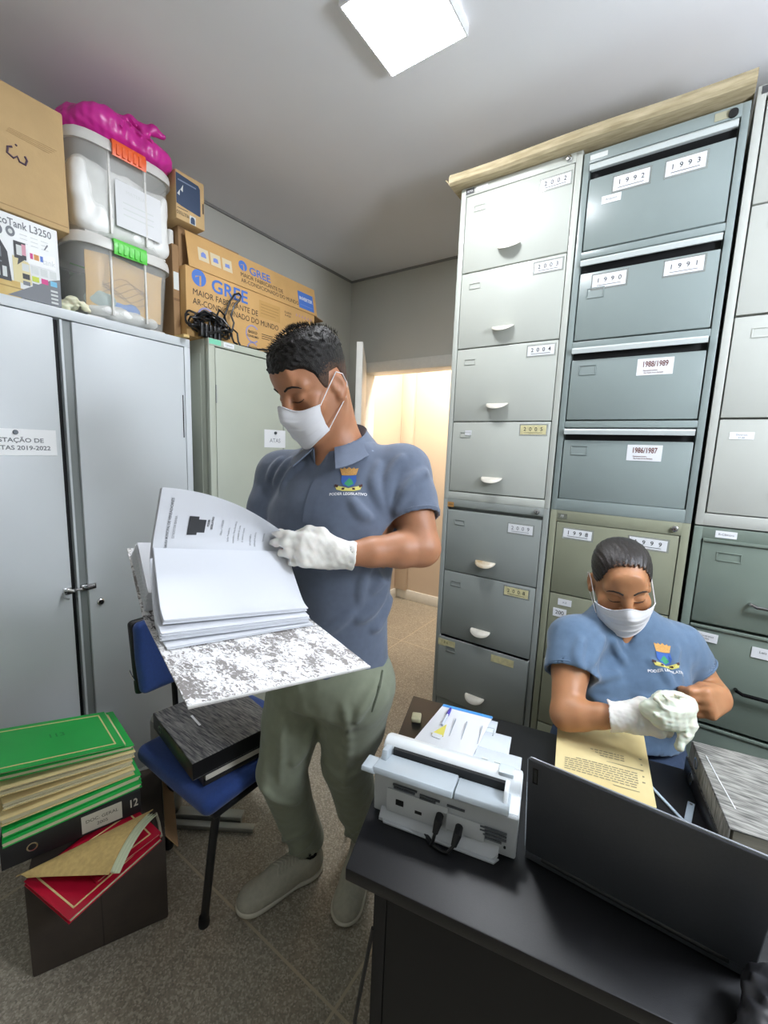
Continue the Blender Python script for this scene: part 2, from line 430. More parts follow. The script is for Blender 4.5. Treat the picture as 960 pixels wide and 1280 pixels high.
# door frame and the open leaf
d = MB(); d.box(DX0 - .07, DX0 + .006, YB - .015, YB + .135, 0, DZ + .07, trimw, .004).box(DX1 - .006, DX1 + .07, YB - .015, YB + .135, 0, DZ + .07, trimw, .004).box(DX0 + .006, DX1 - .006, YB - .015, YB + .135, DZ - .006, DZ + .07, trimw, .004)
door = struct(d.build('door_1', origin=V((DX0, YB, 0))))
hd = V((DX0 + .02, YB - .03, 0)); fe = V((-1.625, 2.07, 0)); T = frame(hd, fe - hd, (0, 0, 1))
lf = MB(T); W = (fe - hd).length
lf.box(0, W, 0.01, 2.105, -.019, .019, trimw, .002)
leaf = lf.build('door_leaf', door)
hn = MB(T); hn.cyl((W - .06, 1.0, .019), (W - .06, 1.0, .06), .009, chrome).tube([(W - .06, 1.0, .055), (W - .17, 1.0, .055)], .008, chrome)
hn.cyl((W - .06, 1.0, -.019), (W - .06, 1.0, -.06), .009, chrome).tube([(W - .06, 1.0, -.055), (W - .17, 1.0, -.055)], .008, chrome)
hn.build('door_handle', leaf)
bbl = MB().box(XL, XL + .012, -2.4, YB, 0, .08, trimw, .003); struct(bbl.build('baseboard_left', origin=ORIGIN))
bbl = MB().box(DX1 + .07, 2.4, YB - .012, YB, 0, .08, trimw, .003); struct(bbl.build('baseboard_back', origin=ORIGIN))

# ------------------------------------------------------------------ ceiling light, and an added fill globe
fw = mat('lamp_frame_white', 'eeeeee', .4); glow = mat('lamp_diffuser', 'ffffff', .5, emit='f5f9ff', estr=LAMP)
def ceiling_light(LX, LY, LS, label):
    lamp = empty('ceiling_light', (LX, LY, ZC - .04), label, 'light', 'LED panel lights')
    fr = MB()
    for a, b_, c_, d_ in ((-LS, LS, -LS, -LS + .005), (-LS, LS, LS - .005, LS), (-LS, -LS + .005, -LS + .005, LS - .005), (LS - .005, LS, -LS + .005, LS - .005)): fr.box(LX + a, LX + b_, LY + c_, LY + d_, ZC - .032, ZC - .001, fw)
    fr.build('frame', lamp)
    MB().box(LX - LS + .0055, LX + LS - .0055, LY - LS + .0055, LY + LS - .0055, ZC - .031, ZC - .027, glow).build('diffuser', lamp)
ceiling_light(-.80, 1.19, .137, 'square white glowing LED panel light on the ceiling above the standing person')
pd = empty('added_fill_globe', (.95, .95, 1.78), 'added glowing globe out of view over the right end of the desk, brightening the ceiling', 'light')  # globe out of view, added to lift the brightness of the ceiling
gl2 = mat('fill_globe_glow', 'ffffff', .5, emit='eaf2ff', estr=FILL_GLOBE)
MB().lathe([(0, -.22), (.11, -.19), (.19, -.11), (.22, 0), (.19, .11), (.11, .19), (.02, .218)], (.95,   .95, 2.0), (0, 0, 1), gl2, 24).build('globe', pd)
MB().cyl((.95, .95, 2.215), (.95, .95, ZC - .02), .004, black_plastic, 8).cyl((.95, .95, ZC - .03), (.95, .95, ZC - .001), .05, fw).build('cord', pd)
# ------------------------------------------------------------------ filing cabinets
YC = 1.741; CDEP = .66
def lab(mb, x, z, w, h, lines, sizes, y, m=paper, mi=ink, rule=False, tilt=0, sq=1.0, bold=0):
    "a paper label on a front facing -Y, centre x,z"
    T = FRONT_Y(x, y, z) @ Rz(tilt)
    mb.box(-w / 2, w / 2, -h / 2, h / 2, 0, .0012, m, T=T)
    for (t, dx, dy), s_ in zip(lines, sizes): mb.text(t, s_, T @ Tl(dx, dy, .0017), mi, squash=sq, bold=bold)
    if rule: mb.box(-w * .36, w * .36, -h * .34, -h * .34 + .0016, .0014, .0018, mi, T=T)
def year(mb, x, z, y, t, w=.1, h=.036, m=paper, mi=ink, tilt=0, tape=True):
    if tape: mb.box(x - w / 2 - .004, x + w / 2 + .006, y - .0011, y, z - h / 2 - .006, z + h / 2 + .005, tape_m)
    lab(mb, x, z, w, h, [(c, (i - 1.5) * w * .215, .002) for i, c in enumerate(t)], [.021] * 4, y, m, mi, True, tilt, 1.0, .01)
tape_m = mat('clear_tape', 'c9cdc6', .12, alpha=.35)
def cab_body(name, x0, x1, z0, z1, m, c, top=.033, side=.022, bot=.033, dep=CDEP):
    b = MB(); y = YC
    b.box(x0, x1, y + .03, y + dep, z0, z1, m, .002)
    b.box(x0, x0 + side, y, y + .03, z0, z1, m, .002).box(x1 - side, x1, y, y + .03, z0, z1, m, .002)
    b.box(x0 + side - .001, x1 - side + .001, y, y + .03, z1 - top, z1, m, .002).box(x0 + side - .001, x1 - side + .001, y, y + .03, z0, z0 + bot, m, .002)
    return b.build(name, c)
def lock(c, x, z, y=YC):
    k = MB(); k.lathe([(0, .012), (.006, .012), (.0095, .010), (.0105, 0)], (x, y, z), (0, -1, 0), chrome); k.box(x - .001, x + .001, y - .0128, y - .0118, z - .005, z + .005, dark); return k.build('lock', c)
def crescent(parent, x, z, y, m, w=.088):
    "drop-shaped scoop pull: a lip that curves out of the drawer front, open underneath"
    h = MB(); W = w / 2
    def f(u, v):
        a = (u - .5) * PI; xx = W * math.sin(a); d = .032 * math.cos(a) ** .8 if abs(math.cos(a)) > 1e-4 else 0
        return (x + xx, y - d * math.sin(v * PI / 2) - .001, z + .010 - .030 * math.cos(a) * (1 - math.cos(v * PI / 2)) * .55 - .006 * math.cos(a) * v)
    h.grid(f, 20, 6, m, .0022)
    return h.build('handle', parent)
def recess_mark(mb, x, z, y, m, w=.05, h=.024):
    "a stamped label slot: a thin raised rim and a pressed plate"
    t = .0035
    mb.box(x - w / 2, x + w / 2, y - .0025, y, z + h / 2 - t, z + h / 2, m, .001).box(x - w / 2, x + w / 2, y - .0025, y, z - h / 2, z - h / 2 + t, m, .001)
    mb.box(x - w / 2, x - w / 2 + t, y - .0025, y, z - h / 2 + t, z + h / 2 - t, m, .001).box(x + w / 2 - t, x + w / 2, y - .0025, y, z - h / 2 + t, z + h / 2 - t, m, .001)

# --- left column: light grey over mid grey, scoop handles
def scoop_cabinet(x0, x1, z0, z1, lines, m, label, marks, hm, out={}):
    c = empty('filing_cabinet', ((x0 + x1) / 2, YC + CDEP / 2, z0), label, 'filing cabinet', 'steel filing cabinets along the back')
    cab_body('body', x0, x1, z0, z1, m, c)
    lock(c, x1 - .045, z1 - .0165)
    for i, (a, b_) in enumerate(zip(lines[:-1], lines[1:])):
        dx = .0; yy = YC - out.get(i, 0)
        d = MB(); d.box(x0 + .0245, x1 - .0245, yy, yy + .028 + out.get(i, 0), b_ + .002, a - .002, m, .003)
        if out.get(i): d.box(x0 + .0245, x1 - .0245, yy + .002, YC + .03, a - .004, a - .002, mat('drawer_edge_white', 'dcdcd6', .4))
        recess_mark(d, x0 + .085, a - .055, yy, m)
        dr = d.build('drawer', c)
        crescent(dr, (x0 + x1) / 2 - .012, b_ + .062, yy, hm[i])
        for t, lx, lz, kw in marks[i]:
            q = MB(); year(q, x0 + lx, a - lz, yy, t, **kw); q.build('label', dr)
    return c
hw = ivory
ca = scoop_cabinet(-.859, -.397, 1.274, 2.547, [2.514, 2.218, 1.916, 1.613, 1.309], paint_light, 'light grey filing cabinet with scoop handles, drawers labelled 2002 to 2005, stacked on another',
    [[('2002', .375, .045, dict(w=.105))], [('2003', .375, .035, dict(w=.1))], [('2004', .375, .035, dict(w=.1))], [('2005', .372, .033, dict(m=paper_y, w=.1))]], [ivory, ivory, ivory, ivory])
q = MB(); lab(q, -.82, 2.531, .035, .02, [('ISMA', 0, 0)], [.011], YC, mat('maker_plate', '4a4a4a', .4), paper); q.build('maker_plate', ca)
q = MB(); lab(q, -.77, 2.531, .05, .018, [('2 GAV', 0, 0)], [.010], YC, paper, inkgrey); q.build('label', ca)
q = MB(); q.box(-.775, -.745, YC - .0025, YC - .001, 1.556, 1.576, paper); q.build('label', ca)
cb = scoop_cabinet(-.859, -.397, 0, 1.274, [1.228, .944, .631, .32, .03], paint_grey, 'mid grey filing cabinet with scoop handles, top drawer labelled 2009, on the floor',
    [[('2009', .355, .05, dict(mi=inkgrey))], [('2008', .36, .035, dict(m=paper_y))], [], []], [rusty, ivory, ivory, ivory], {2: .012})
q = MB(); lab(q, -.822, 1.249, .03, .022, [('ISMA', 0, 0)], [.009], YC, mat('maker_plate_orange', 'b98a4e', .4), ink); q.build('maker_plate', cb)
q = MB(); lab(q, -.795, .600, .085, .032, [('1 8 6', -.01, .002)], [.018], YC - .012, paper_y, mat('faded_ink', '8a8250', .6)); q.build('label', cb)
q = MB(); lab(q, -.53, .598, .1, .032, [], [], YC - .012, paper_y); q.build('label', cb)

# --- middle column: teal grey with full-width lip pulls
x0, x1 = -.392, .058
c = empty('filing_cabinet', ((x0 + x1) / 2, YC + CDEP / 2, 1.274), 'teal grey filing cabinet with lip handles, top drawer labelled 1992 and 1993', 'filing cabinet', 'steel filing cabinets along the back')
cab_body('body', x0, x1, 1.274, 2.53, paint_teal, c, .036, .02, .045)
lipm = mat('lip_pale', 'c3c9c6', .3)
for i, (a, b_) in enumerate([(2.488, 2.211), (2.178, 1.903), (1.878, 1.618), (1.588, 1.320)]):
    d = MB(); d.box(x0 + .024, x1 - .024, YC + .002, YC + .03, b_, a - .045, paint_teal, .003)
    if i < 3: d.box(x0 + .02, x1 - .02, YC, YC + .03, b_ - .028, b_ - .005, paint_teal, .002)
    if i: recess_mark(d, x0 + .08, a - (.082 if i > 1 else .116), YC + .002, paint_teal, .058, .036)
    dr = d.build('drawer', c)
    h = MB()
    h.prism([(x0 + .024, YC + .024, a - .004), (x0 + .024, YC - .012, a - .004), (x0 + .024, YC - .016, a - .010), (x0 + .024, YC - .014, a - .024), (x0 + .024, YC - .008, a - .024), (x0 + .024, YC - .008, a - .012), (x0 + .024, YC + .024, a - .012)], (x1 - x0 - .048, 0, 0), lipm)
    h.box(x0 + .024, x1 - .024, YC + .022, YC + .028, a - .046, a - .012, dark)
    h.build('handle', dr)
    yy = YC + .002
    L_ = {0: [('1992', .155, .083, {'tilt': 0}), ('1993', .305, .083, {})], 1: [('1990', .12, .080, {}), ('1991', .335, .077, {})]}.get(i, [])
    for t, lx, lz, kw in L_:
        q = MB(); year(q, x0 + lx, a - lz, yy, t, w=.105, h=.044, **kw); q.build('label', dr)
    if i == 0:
        q = MB(); lab(q, x0 + .1, a - .125, .06, .025, [('Arquivo', 0, 0)], [.011], yy, paper, inkgrey); q.build('label', dr)
    if i in (2, 3):
        q = MB(); lab(q, x0 + .29, a - .085, .105, .055, [('1988/1989' if i == 2 else '1986/1987', 0, .008), ('Departamento Legislativo', -.012, -.012), ('Atas, Projetos de Lei e Resoluções', -.002, -.0195)], [.026, .006, .006], yy, paper, inkred, sq=.68, bold=.02); q.build('label', dr)
q = MB(); q.box(x0 + .02, x0 + .075, YC - .0015, YC, 2.503, 2.519, mat('paper_strip_smudged', 'd5d8d3', .6)); q.build('label', c)
q = MB(); q.box(x1 - .085, x1 - .05, YC - .0015, YC, 2.5, 2.522, mat('yellow_stain_tape', 'a8a58c', .6)); q.build('label', c)
q = MB(); q.cyl((x1 - .04, YC, 2.508), (x1 - .04, YC - .006, 2.508), .012, dark); q.build('lock', c)

# --- middle column, lower: olive
c = empty('filing_cabinet', ((x0 + x1) / 2, YC + CDEP / 2, 0), 'olive grey steel filing cabinet labelled 1998 and 1999, behind the seated person', 'filing cabinet', 'steel filing cabinets along the back')
cab_body('body', x0, x1, 0, 1.274, paint_olive, c, .044, .024, .09)
lock(c, x1 - .042, 1.252)
q = MB(); lab(q, x0 + .045, 1.252, .034, .02, [('FF', 0, 0)], [.013], YC, mat('maker_plate_olive', '6c6e60', .4), paper); q.build('maker_plate', c)
for i, (a, b_) in enumerate([(1.228, .945), (.941, .664), (.660, .383), (.379, .095)]):
    d = MB(); d.box(x0 + .027, x1 - .027, YC, YC + .03, b_, a, paint_olive, .003); dr = d.build('drawer', c)
    h = MB(); h.tube([(x0 + .18, YC, b_ + .09), (x0 + .185, YC - .025, b_ + .09), (x0 + .265, YC - .025, b_ + .09), (x0 + .27, YC, b_ + .09)], .005, chrome); h.build('handle', dr)
    if i == 0:
        q = MB(); year(q, x0 + .105, a - .04, YC, '1998', w=.1, h=.034, tilt=-1); q.build('label', dr)
        q = MB(); year(q, x0 + .335, a - .04, YC, '1999', w=.115, h=.036, tilt=-1); q.build('label', dr)
    if i == 1:
        q = MB(); lab(q, x0 + .085, a - .03, .05, .026, [('A-Z', 0, 0)], [.01], YC, paper, inkgrey); q.build('label', dr)
        q = MB(); lab(q, x0 + .07, a - .075, .05, .034, [('200', 0, 0)], [.022], YC, paper, ink); q.build('label', dr)

# --- right column: pale grey over green, cut by the photo's right edge
x0, x1 = .068, .535
c = empty('filing_cabinet', ((x0 + x1) / 2, YC + CDEP / 2, 1.274), 'pale grey steel filing cabinet at the far right end, stacked on the green one', 'filing cabinet', 'steel filing cabinets along the back')
cab_body('body', x0, x1, 1.274, 2.56, paint_warm, c, .03, .022, .04)
for i, (a, b_) in enumerate([(2.527, 2.24), (2.236, 1.928), (1.922, 1.621), (1.615, 1.317)]):
    d = MB(); d.box(x0 + .026, x1 - .026, YC, YC + .03, b_, a, paint_warm, .003)
    if i in (1, 2): recess_mark(d, x0 + .1, a - .05, YC, paint_warm, .06, .03)
    dr = d.build('drawer', c)
    h = MB(); h.tube([(x0 + .19, YC, b_ + .09), (x0 + .195, YC - .025, b_ + .09), (x0 + .285, YC - .025, b_ + .09), (x0 + .29, YC, b_ + .09)], .005, chrome); h.build('handle', dr)
    if i == 3:
        q = MB(); lab(q, x0 + .085, a - .05, .06, .022, [('Diversos', 0, .003), ('87-88', 0, -.006)], [.008, .007], YC, paper, inkgrey); q.build('label', dr)
q = MB(); lab(q, x0 + .03, 2.546, .04, .02, [('IS', 0, 0)], [.012], YC, mat('maker_plate', '4a4a4a'), paper); q.build('maker_plate', c)
c = empty('filing_cabinet', ((x0 + x1) / 2, YC + CDEP / 2, 0), 'dark green filing cabinet with bar handles at the far right, under the pale grey one', 'filing cabinet', 'steel filing cabinets along the back')
cab_body('body', x0, x1, 0, 1.270, paint_green, c, .04, .024, .06)
q = MB(); lab(q, x0 + .085, 1.250, .055, .022, [('B-Câmara', 0, 0)], [.010], YC, paper, inkgrey); q.build('label', c)
barm = mat('black_bar', '1c1d1e', .25, .6)
for i, (a, b_) in enumerate([(1.228, .948), (.936, .60), (.588, .33), (.318, .06)]):
    d = MB(); d.box(x0 + .027, x1 - .027, YC - .002, YC + .03, b_, a, paint_green, .004)
    d.box(x0 + .027, x1 - .027, YC - .008, YC, a - .006, a + .004, paint_green, .002)
    if i == 0: recess_mark(d, x0 + .1, a - .05, YC - .002, paint_green, .065, .03)
    dr = d.build('drawer', c)
    hm = chrome if i == 0 else barm; hz = a - .19
    h = MB(); h.tube([(x0 + .17, YC - .002, hz), (x0 + .172, YC - .02, hz + .002), (x0 + .185, YC - .03, hz), (x0 + .31, YC - .03, hz), (x0 + .323, YC - .02, hz + .002), (x0 + .325, YC - .002, hz)], .006, hm, 10); h.build('handle', dr)
    if i == 1:
        q = MB(); lab(q, x0 + .075, a - .035, .06, .03, [('Contratos', 0, .004), ('1995', 0, -.006)], [.009, .008], YC - .004, paper, inkgrey, tilt=-2); q.build('label', dr)
        q = MB(); lab(q, x0 + .22, a - .05, .055, .035, [('Leis', 0, .004)], [.012], YC - .004, paper, inkgrey); q.build('label', dr)

# --- dusty board lying across the tops, sagging over the front
bd = mat('dusty_board', 'c2b391', .8, col2='a59674', nscale=14, stretch=(1, 6, 6), bump=.3, bscale=60)
b = MB()
def board(u, v):
    x = -.893 + u * .955; pr = [(1.80, 2.5925), (1.715, 2.5925), (1.695, 2.588), (1.688, 2.574), (1.690, 2.556), (1.70, 2.5485), (1.80, 2.5485)]
    k = v * 6; i = min(int(k), 5); f = k - i
    y = pr[i][0] * (1 - f) + pr[i + 1][0] * f; z = pr[i][1] * (1 - f) + pr[i + 1][1] * f
    return (x, y + .004 * math.sin(u * 9), z - (.0 if i in (4, 5) else .006 * u) + .0005)
b.grid(board, 40, 6, bd, 0)
b.box(-.893, .062, 1.80, 2.3, 2.5485, 2.586, bd)
b.prism([(-.893, 1.694, 2.552), (-.915, 1.70, 2.578), (-.913, 1.76, 2.592), (-.893, 1.79, 2.592), (-.893, 1.79, 2.552)], (.004, 0, 0), bd)
tag(b.build('wooden_board'), 'long dusty tan board lying on top of the filing cabinets', 'board')
# ------------------------------------------------------------------ steel lockers on the left
LXF = -1.783
c = empty('steel_locker', (-2.0, .62, 0), 'large grey two-door steel locker with a paper sign and a hasp, nearest on the left', 'locker', 'steel lockers on the left')
y0, y1, zt = .145, 1.093, 1.915
b = MB(); b.box(XL + .005, LXF - .03, y0, y1, 0, zt, paint_locker, .002)
b.box(LXF - .03, LXF, y0, y1, zt - .034, zt, paint_locker, .002).box(LXF - .03, LXF, y0, y1, 0, .06, paint_locker, .002)
b.box(LXF - .03, LXF, y0, y0 + .024, .06, zt - .034, paint_locker, .002).box(LXF - .03, LXF, y1 - .026, y1, .06, zt - .034, paint_locker, .002)
b.build('body', c)
d = MB(); d.box(LXF - .024, LXF - .001, y0 + .026, .603, .064, zt - .037, paint_locker, .002); ld = d.build('door', c)
q = MB(); T = FRONT_X(LXF - .001, .40, 1.460)
q.box(-.13, .188, -.043, .043, 0, .001, mat('bright_paper', 'f6f7f7', .7), T=T)
q.text('PRESTAÇÃO DE', .0195, T @ Tl(.152, .006, .0016), inkgrey, align='RIGHT', squash=1.12, bold=.02); q.text('CONTAS 2019-2022', .0195, T @ Tl(.170, -.019, .0016), inkgrey, align='RIGHT', squash=1.08, bold=.02)
sg = q.build('paper_sign', ld)
MB().lathe([(0, .005), (.006, .005), (.0075, .003), (.0075, .001)], (LXF, .478, 1.492), (1, 0, 0), mat('magnet', '5a5f63', .3, .6)).build('magnet', sg)
d = MB(); d.box(LXF - .024, LXF - .001, .657, y1 - .028, .064, zt - .037, paint_locker, .003)
d.box(LXF - .028, LXF - .012, .628, .657, .064, zt - .037, channel).box(LXF - .028, LXF - .003, .622, .629, .064, zt - .037, paint_locker)
d.box(LXF - .003, LXF + .0005, y1 - .040, y1 - .036, 1.50, 1.68, dark)
rd = d.build('door', c)
q = MB(); q.box(LXF - .029, LXF - .026, .6035, .6215, .064, zt - .037, dark); q.build('gap_shadow_strip', c)
h = MB(); z = .925
h.box(LXF - .003, LXF + .004, .575, .602, z - .012, z + .014, chrome, .002)
h.tube([(LXF + .004, .580, z + .008), (LXF + .022, .583, z + .010), (LXF + .028, .597, z + .006), (LXF + .014, .606, z)], .005, chrome)
h.tube([(LXF + .004, .575, z - .002), (LXF + .026, .571, z - .016), (LXF + .024, .584, z - .022)], .004, channel)
h.build('latch', ld)
h = MB(); h.box(LXF - .013, LXF + .004, .634, .682, z - .010, z + .012, chrome, .002); h.tube([(LXF + .004, .642, z + .004), (LXF + .024, .648, z + .008), (LXF + .024, .665, z + .010), (LXF + .006, .672, z + .004)], .005, chrome)
h.tube([(LXF - .006, .607, z), (LXF + .010, .615, z + .002), (LXF + .012, .628, z + .002), (LXF - .006, .638, z)], .004, chrome)
h.build('latch', rd)
h = MB(); h.lathe([(0, .007), (.009, .007), (.0125, .004), (.0135, -.001)], (LXF, .694, .857), (1, 0, 0), chrome); h.box(LXF + .0065, LXF + .0075, .692, .696, .851, .863, dark); h.build('lock', rd)

LX2 = -1.742
c = empty('steel_locker', (-2.0, 1.6, 0), 'greenish grey steel locker behind the standing person, beside the bigger locker', 'locker', 'steel lockers on the left')
y0, y1, zt = 1.155, 2.02, 1.935
b = MB(); b.box(XL + .005, LX2 - .03, y0, y1, 0, zt, paint_locker2, .002)
b.box(LX2 - .03, LX2, y0, y1, zt - .03, zt, paint_locker2, .002).box(LX2 - .03, LX2, y0, y1, 0, .06, paint_locker2, .002)
b.box(LX2 - .03, LX2, y0, y0 + .03, .06, zt - .03, paint_locker2, .002).box(LX2 - .03, LX2, y1 - .03, y1, .06, zt - .03, paint_locker2, .002)
b.box(XL + .02, LX2 - .06, y0 - .004, y0, .1, zt - .06, paint_locker2, .003)
b.build('body', c)
for a, e in ((y0 + .034, 1.585), (1.591, y1 - .034)):
    d = MB(); d.box(LX2 - .024, LX2 - .002, a, e, .064, zt - .034, paint_locker2, .003)
    if a < 1.3: d.box(LX2 - .003, LX2, a - .002, a + .003, 1.66, 1.74, channel)
    dd = d.build('door', c)
    if a < 1.3:
        q = MB(); T = FRONT_X(LX2 - .002, 1.53, 1.515); q.box(-.07, .07, -.045, .045, 0, .001, paper, T=T); q.text('ATAS', .03, T @ Tl(0, -.01, .0016), inkgrey); s_ = q.build('paper_sign', dd)
        MB().lathe([(0, .006), (.007, .006), (.008, .001)], (LX2, 1.53, 1.545), (1, 0, 0), mat('magnet', '5a5f63')).build('magnet', s_)
    else:
        MB().lathe([(0, .02), (.010, .02), (.012, .004), (.014, 0)], (LX2 - .002, a + .04, 1.0), (1, 0, 0), chrome).build('handle', dd)
q = MB(); q.box(LX2 - .001, LX2 + .001, y0 + .003, y0 + .062, zt - .024, zt - .002, mat('green_sticker', '7fcfae', .5)); q.box(LX2 - .001, LX2 + .001, y0 + .075, y0 + .13, zt - .024, zt - .004, paper)
q.text('Câmara', .012, FRONT_X(LX2 + .0015, y0 + .102, zt - .014), inkgrey); q.build('label', c)

# ------------------------------------------------------------------ things on top of the lockers
card = mat('cardboard', 'c8a877', .75, noise=.06, nscale=8, bump=.12, bscale=80)
card_d = mat('cardboard_dark', '9b7a55', .8, noise=.08, nscale=8, bump=.12, bscale=80)
card_e = mat('cardboard_edge', 'a98a5f', .85)
card_o = mat('cardboard_orange', 'cfa468', .72, noise=.05, nscale=8, bump=.12, bscale=80)
Z1 = 1.915
# printer box
pb = MB(); pw = mat('printed_white_card', 'e9ebea', .4)
bx0, bx1, by0, by1, bz0, bz1 = -2.12, -1.784, .20, .633, Z1 + .001, 2.158
pb.box(bx0, bx1, by0, by1, bz0, bz1, pw, .004)
p = empty('printer_box', ((bx0 + bx1) / 2, (by0 + by1) / 2, bz0), 'white printed printer box under the big cardboard box, on the nearest locker', 'box')
pb.build('carton', p)
T = FRONT_X(bx1 + .0004, by1, bz1) @ Matrix.Diagonal((.76, 1, 1, 1))      # x goes right to left negative, y down negative
g = MB(); pk = mat('print_black', '2c2c2e', .4); py_ = mat('print_gold', 'd9bf74', .45, col2='c8a557', nscale=20); pgx = mat('print_grey', '74777c', .4); pm = mat('print_magenta', 'd23a86', .4); pl = mat('print_lime', 'c3cf3e', .4); pc = mat('print_cyan', '6fb7d8', .4); po = mat('print_orange', 'e6a15a', .4); pbl = mat('print_blue', '4c74c8', .4); plg = mat('print_pale', 'd3d7d4', .5); pk2 = mat('print_pink', 'd79aa8', .5)
def pq(x0, x1, z0, z1, m, k=.0): g.add([(x0, z0, k), (x1, z0, k), (x1, z1, k), (x0, z1, k)], [(0, 1, 2, 3)], m, T)
pq(-.43, -.145, -.245, -.196, py_, .0002); pq(-.43, -.105, -.218, -.214, mat('print_gold_dark', 'a98a45', .5), .0004)
g.add([(-.19, -.242, .0006), (-.002, -.242, .0006), (-.002, -.155, .0006), (-.04, -.166, .0006)], [(0, 1, 2, 3)], pgx, T)
g.add([(-.165, -.196, .0003), (-.105, -.196, .0003), (-.11, -.13, .0003), (-.165, -.12, .0003)], [(0, 1, 2, 3)], mat('print_cream', 'dfd3a0', .5), T)
# the printed picture of a black printer
g.add([(-.43, -.20, .0007), (-.172, -.20, .0007), (-.180, -.115, .0007), (-.205, -.078, .0007), (-.235, -.062, .0007), (-.43, -.062, .0007)], [(0, 1, 2, 3, 4, 5)], pk, T)
for k in range(3): pq(-.20 - k * .022, -.186 - k * .022, -.19, -.16, plg, .0009)
pq(-.4, -.20, -.135, -.105, pgx, .0009); pq(-.4, -.20, -.150, -.146, pgx, .0009)
g.text('EcoTank L3250', .031, T @ Tl(-.024, -.026, .0005), pgx, align='RIGHT', squash=1.0, bold=.012)
for (cx, cz) in ((-.205, -.056), (-.165, -.052)):
    g.add([(cx + .015 * math.cos(a * PI / 8), cz + .015 * math.sin(a * PI / 8), .0008) for a in range(16)], [tuple(range(16))], pgx, T)
    g.add([(cx + .007 * math.cos(a * PI / 8), cz + .007 * math.sin(a * PI / 8), .001) for a in range(16)], [tuple(range(16))], plg, T)
for k in range(3):
    for j in range(3): pq(-.135 + k * .036, -.11 + k * .036, -.052 - j * .012, -.050 - j * .012, plg, .0005)
g.add([(-.055, -.075, .0007), (-.050, -.075, .0007), (-.038, -.058, .0007), (-.042, -.056, .0007)], [(0, 1, 2, 3)], pgx, T)
# speech-bubble portrait and colour logo
pq(-.158, -.118, -.125, -.075, pk, .0007); pq(-.132, -.118, -.112, -.080, pk2, .0009); pq(-.150, -.132, -.115, -.085, plg, .001); g.add([(-.145, -.125, .0007), (-.125, -.125, .0007), (-.150, -.145, .0007)], [(0, 1, 2)], pk, T)
pq(-.113, -.016, -.132, -.088, mat('print_white2', 'f6f7f6', .4), .0007)
for x_, m_ in ((-.105, pm), (-.092, po), (-.084, po), (-.070, pbl)): pq(x_, x_ + .010, -.115, -.098, m_, .001)
g.text('tank', .026, T @ Tl(-.040, -.112, .001), plg)
for k, m_ in enumerate((pk, pl, pm, pc)):
    x_ = -.135 + k * .032; pq(x_, x_ + .024, -.182, -.166, m_, .0008); pq(x_, x_ + .024, -.200, -.188, pgx, .0008); pq(x_, x_ + .024, -.158, -.136, plg, .0005)
for k in range(4): pq(-.040, -.014, -.200 - k * .012, -.194 - k * .012, plg, .001)
g.build('printed_front', p, smooth=0)
# large plain box with a handwritten sign
c3 = empty('cardboard_box', (-1.97, .44, 2.159), 'large plain cardboard box with a purple handwritten mark, on top of the printer box', 'box')
b = MB(); b.box(-2.17, -1.778, .20, .668, 2.160, 2.522, card, .006); b.box(-1.7786, -1.7775, .205, .663, 2.176, 2.1785, card_e); b.build('carton', c3)
g = MB(); T = FRONT_X(-1.7774, .553, 2.335) @ Matrix.Scale(.8, 4); pur = mat('marker_purple', '5a4858', .6)
g.tube([(-.032, .018, .0), (-.045, .012, 0), (-.048, -.010, 0), (-.030, -.020, 0), (-.018, -.008, 0), (-.012, -.024, 0), (.006, -.026, 0), (.012, -.008, 0), (.006, .004, 0)], .0040, pur, 6, T=T)
g.tube([(-.020, .028, 0), (-.018, .032, 0)], .004, pur, 6, T=T)
for k in range(4): g.box(-.05 + k * .004, .085 + k * .01, .062 + k * .006, .063 + k * .006, 0, .0004, card_e, T=T @ Rz(-3 + k))
g.build('handwritten_mark', c3)
# crumpled pale glove between the boxes
lat = mat('latex_cream', 'e8e6c8', .5, sss=.1, noise=.03, nscale=30)
s = SD(); g0 = V((-1.80, .672, Z1 + .02))
for k in range(9):
    s.ell(g0 + V((random.uniform(-.05, .03), random.uniform(-.028, .04), random.uniform(-.008, .016))), (.012 + .012 * random.random(), .012 + .012 * random.random(), .010 + .008 * random.random()), Euler((random.random() * 3, random.random() * 3, 0)).to_matrix(), .008)
s.raw(lambda P: .0028 * noise3(P, 240, 3), s.lo, s.hi, op='w')
o = solid('latex_glove', s, .0028, [lat]); tag(o, 'crumpled cream latex glove on the locker between the printer box and the lower plastic bin', 'glove')

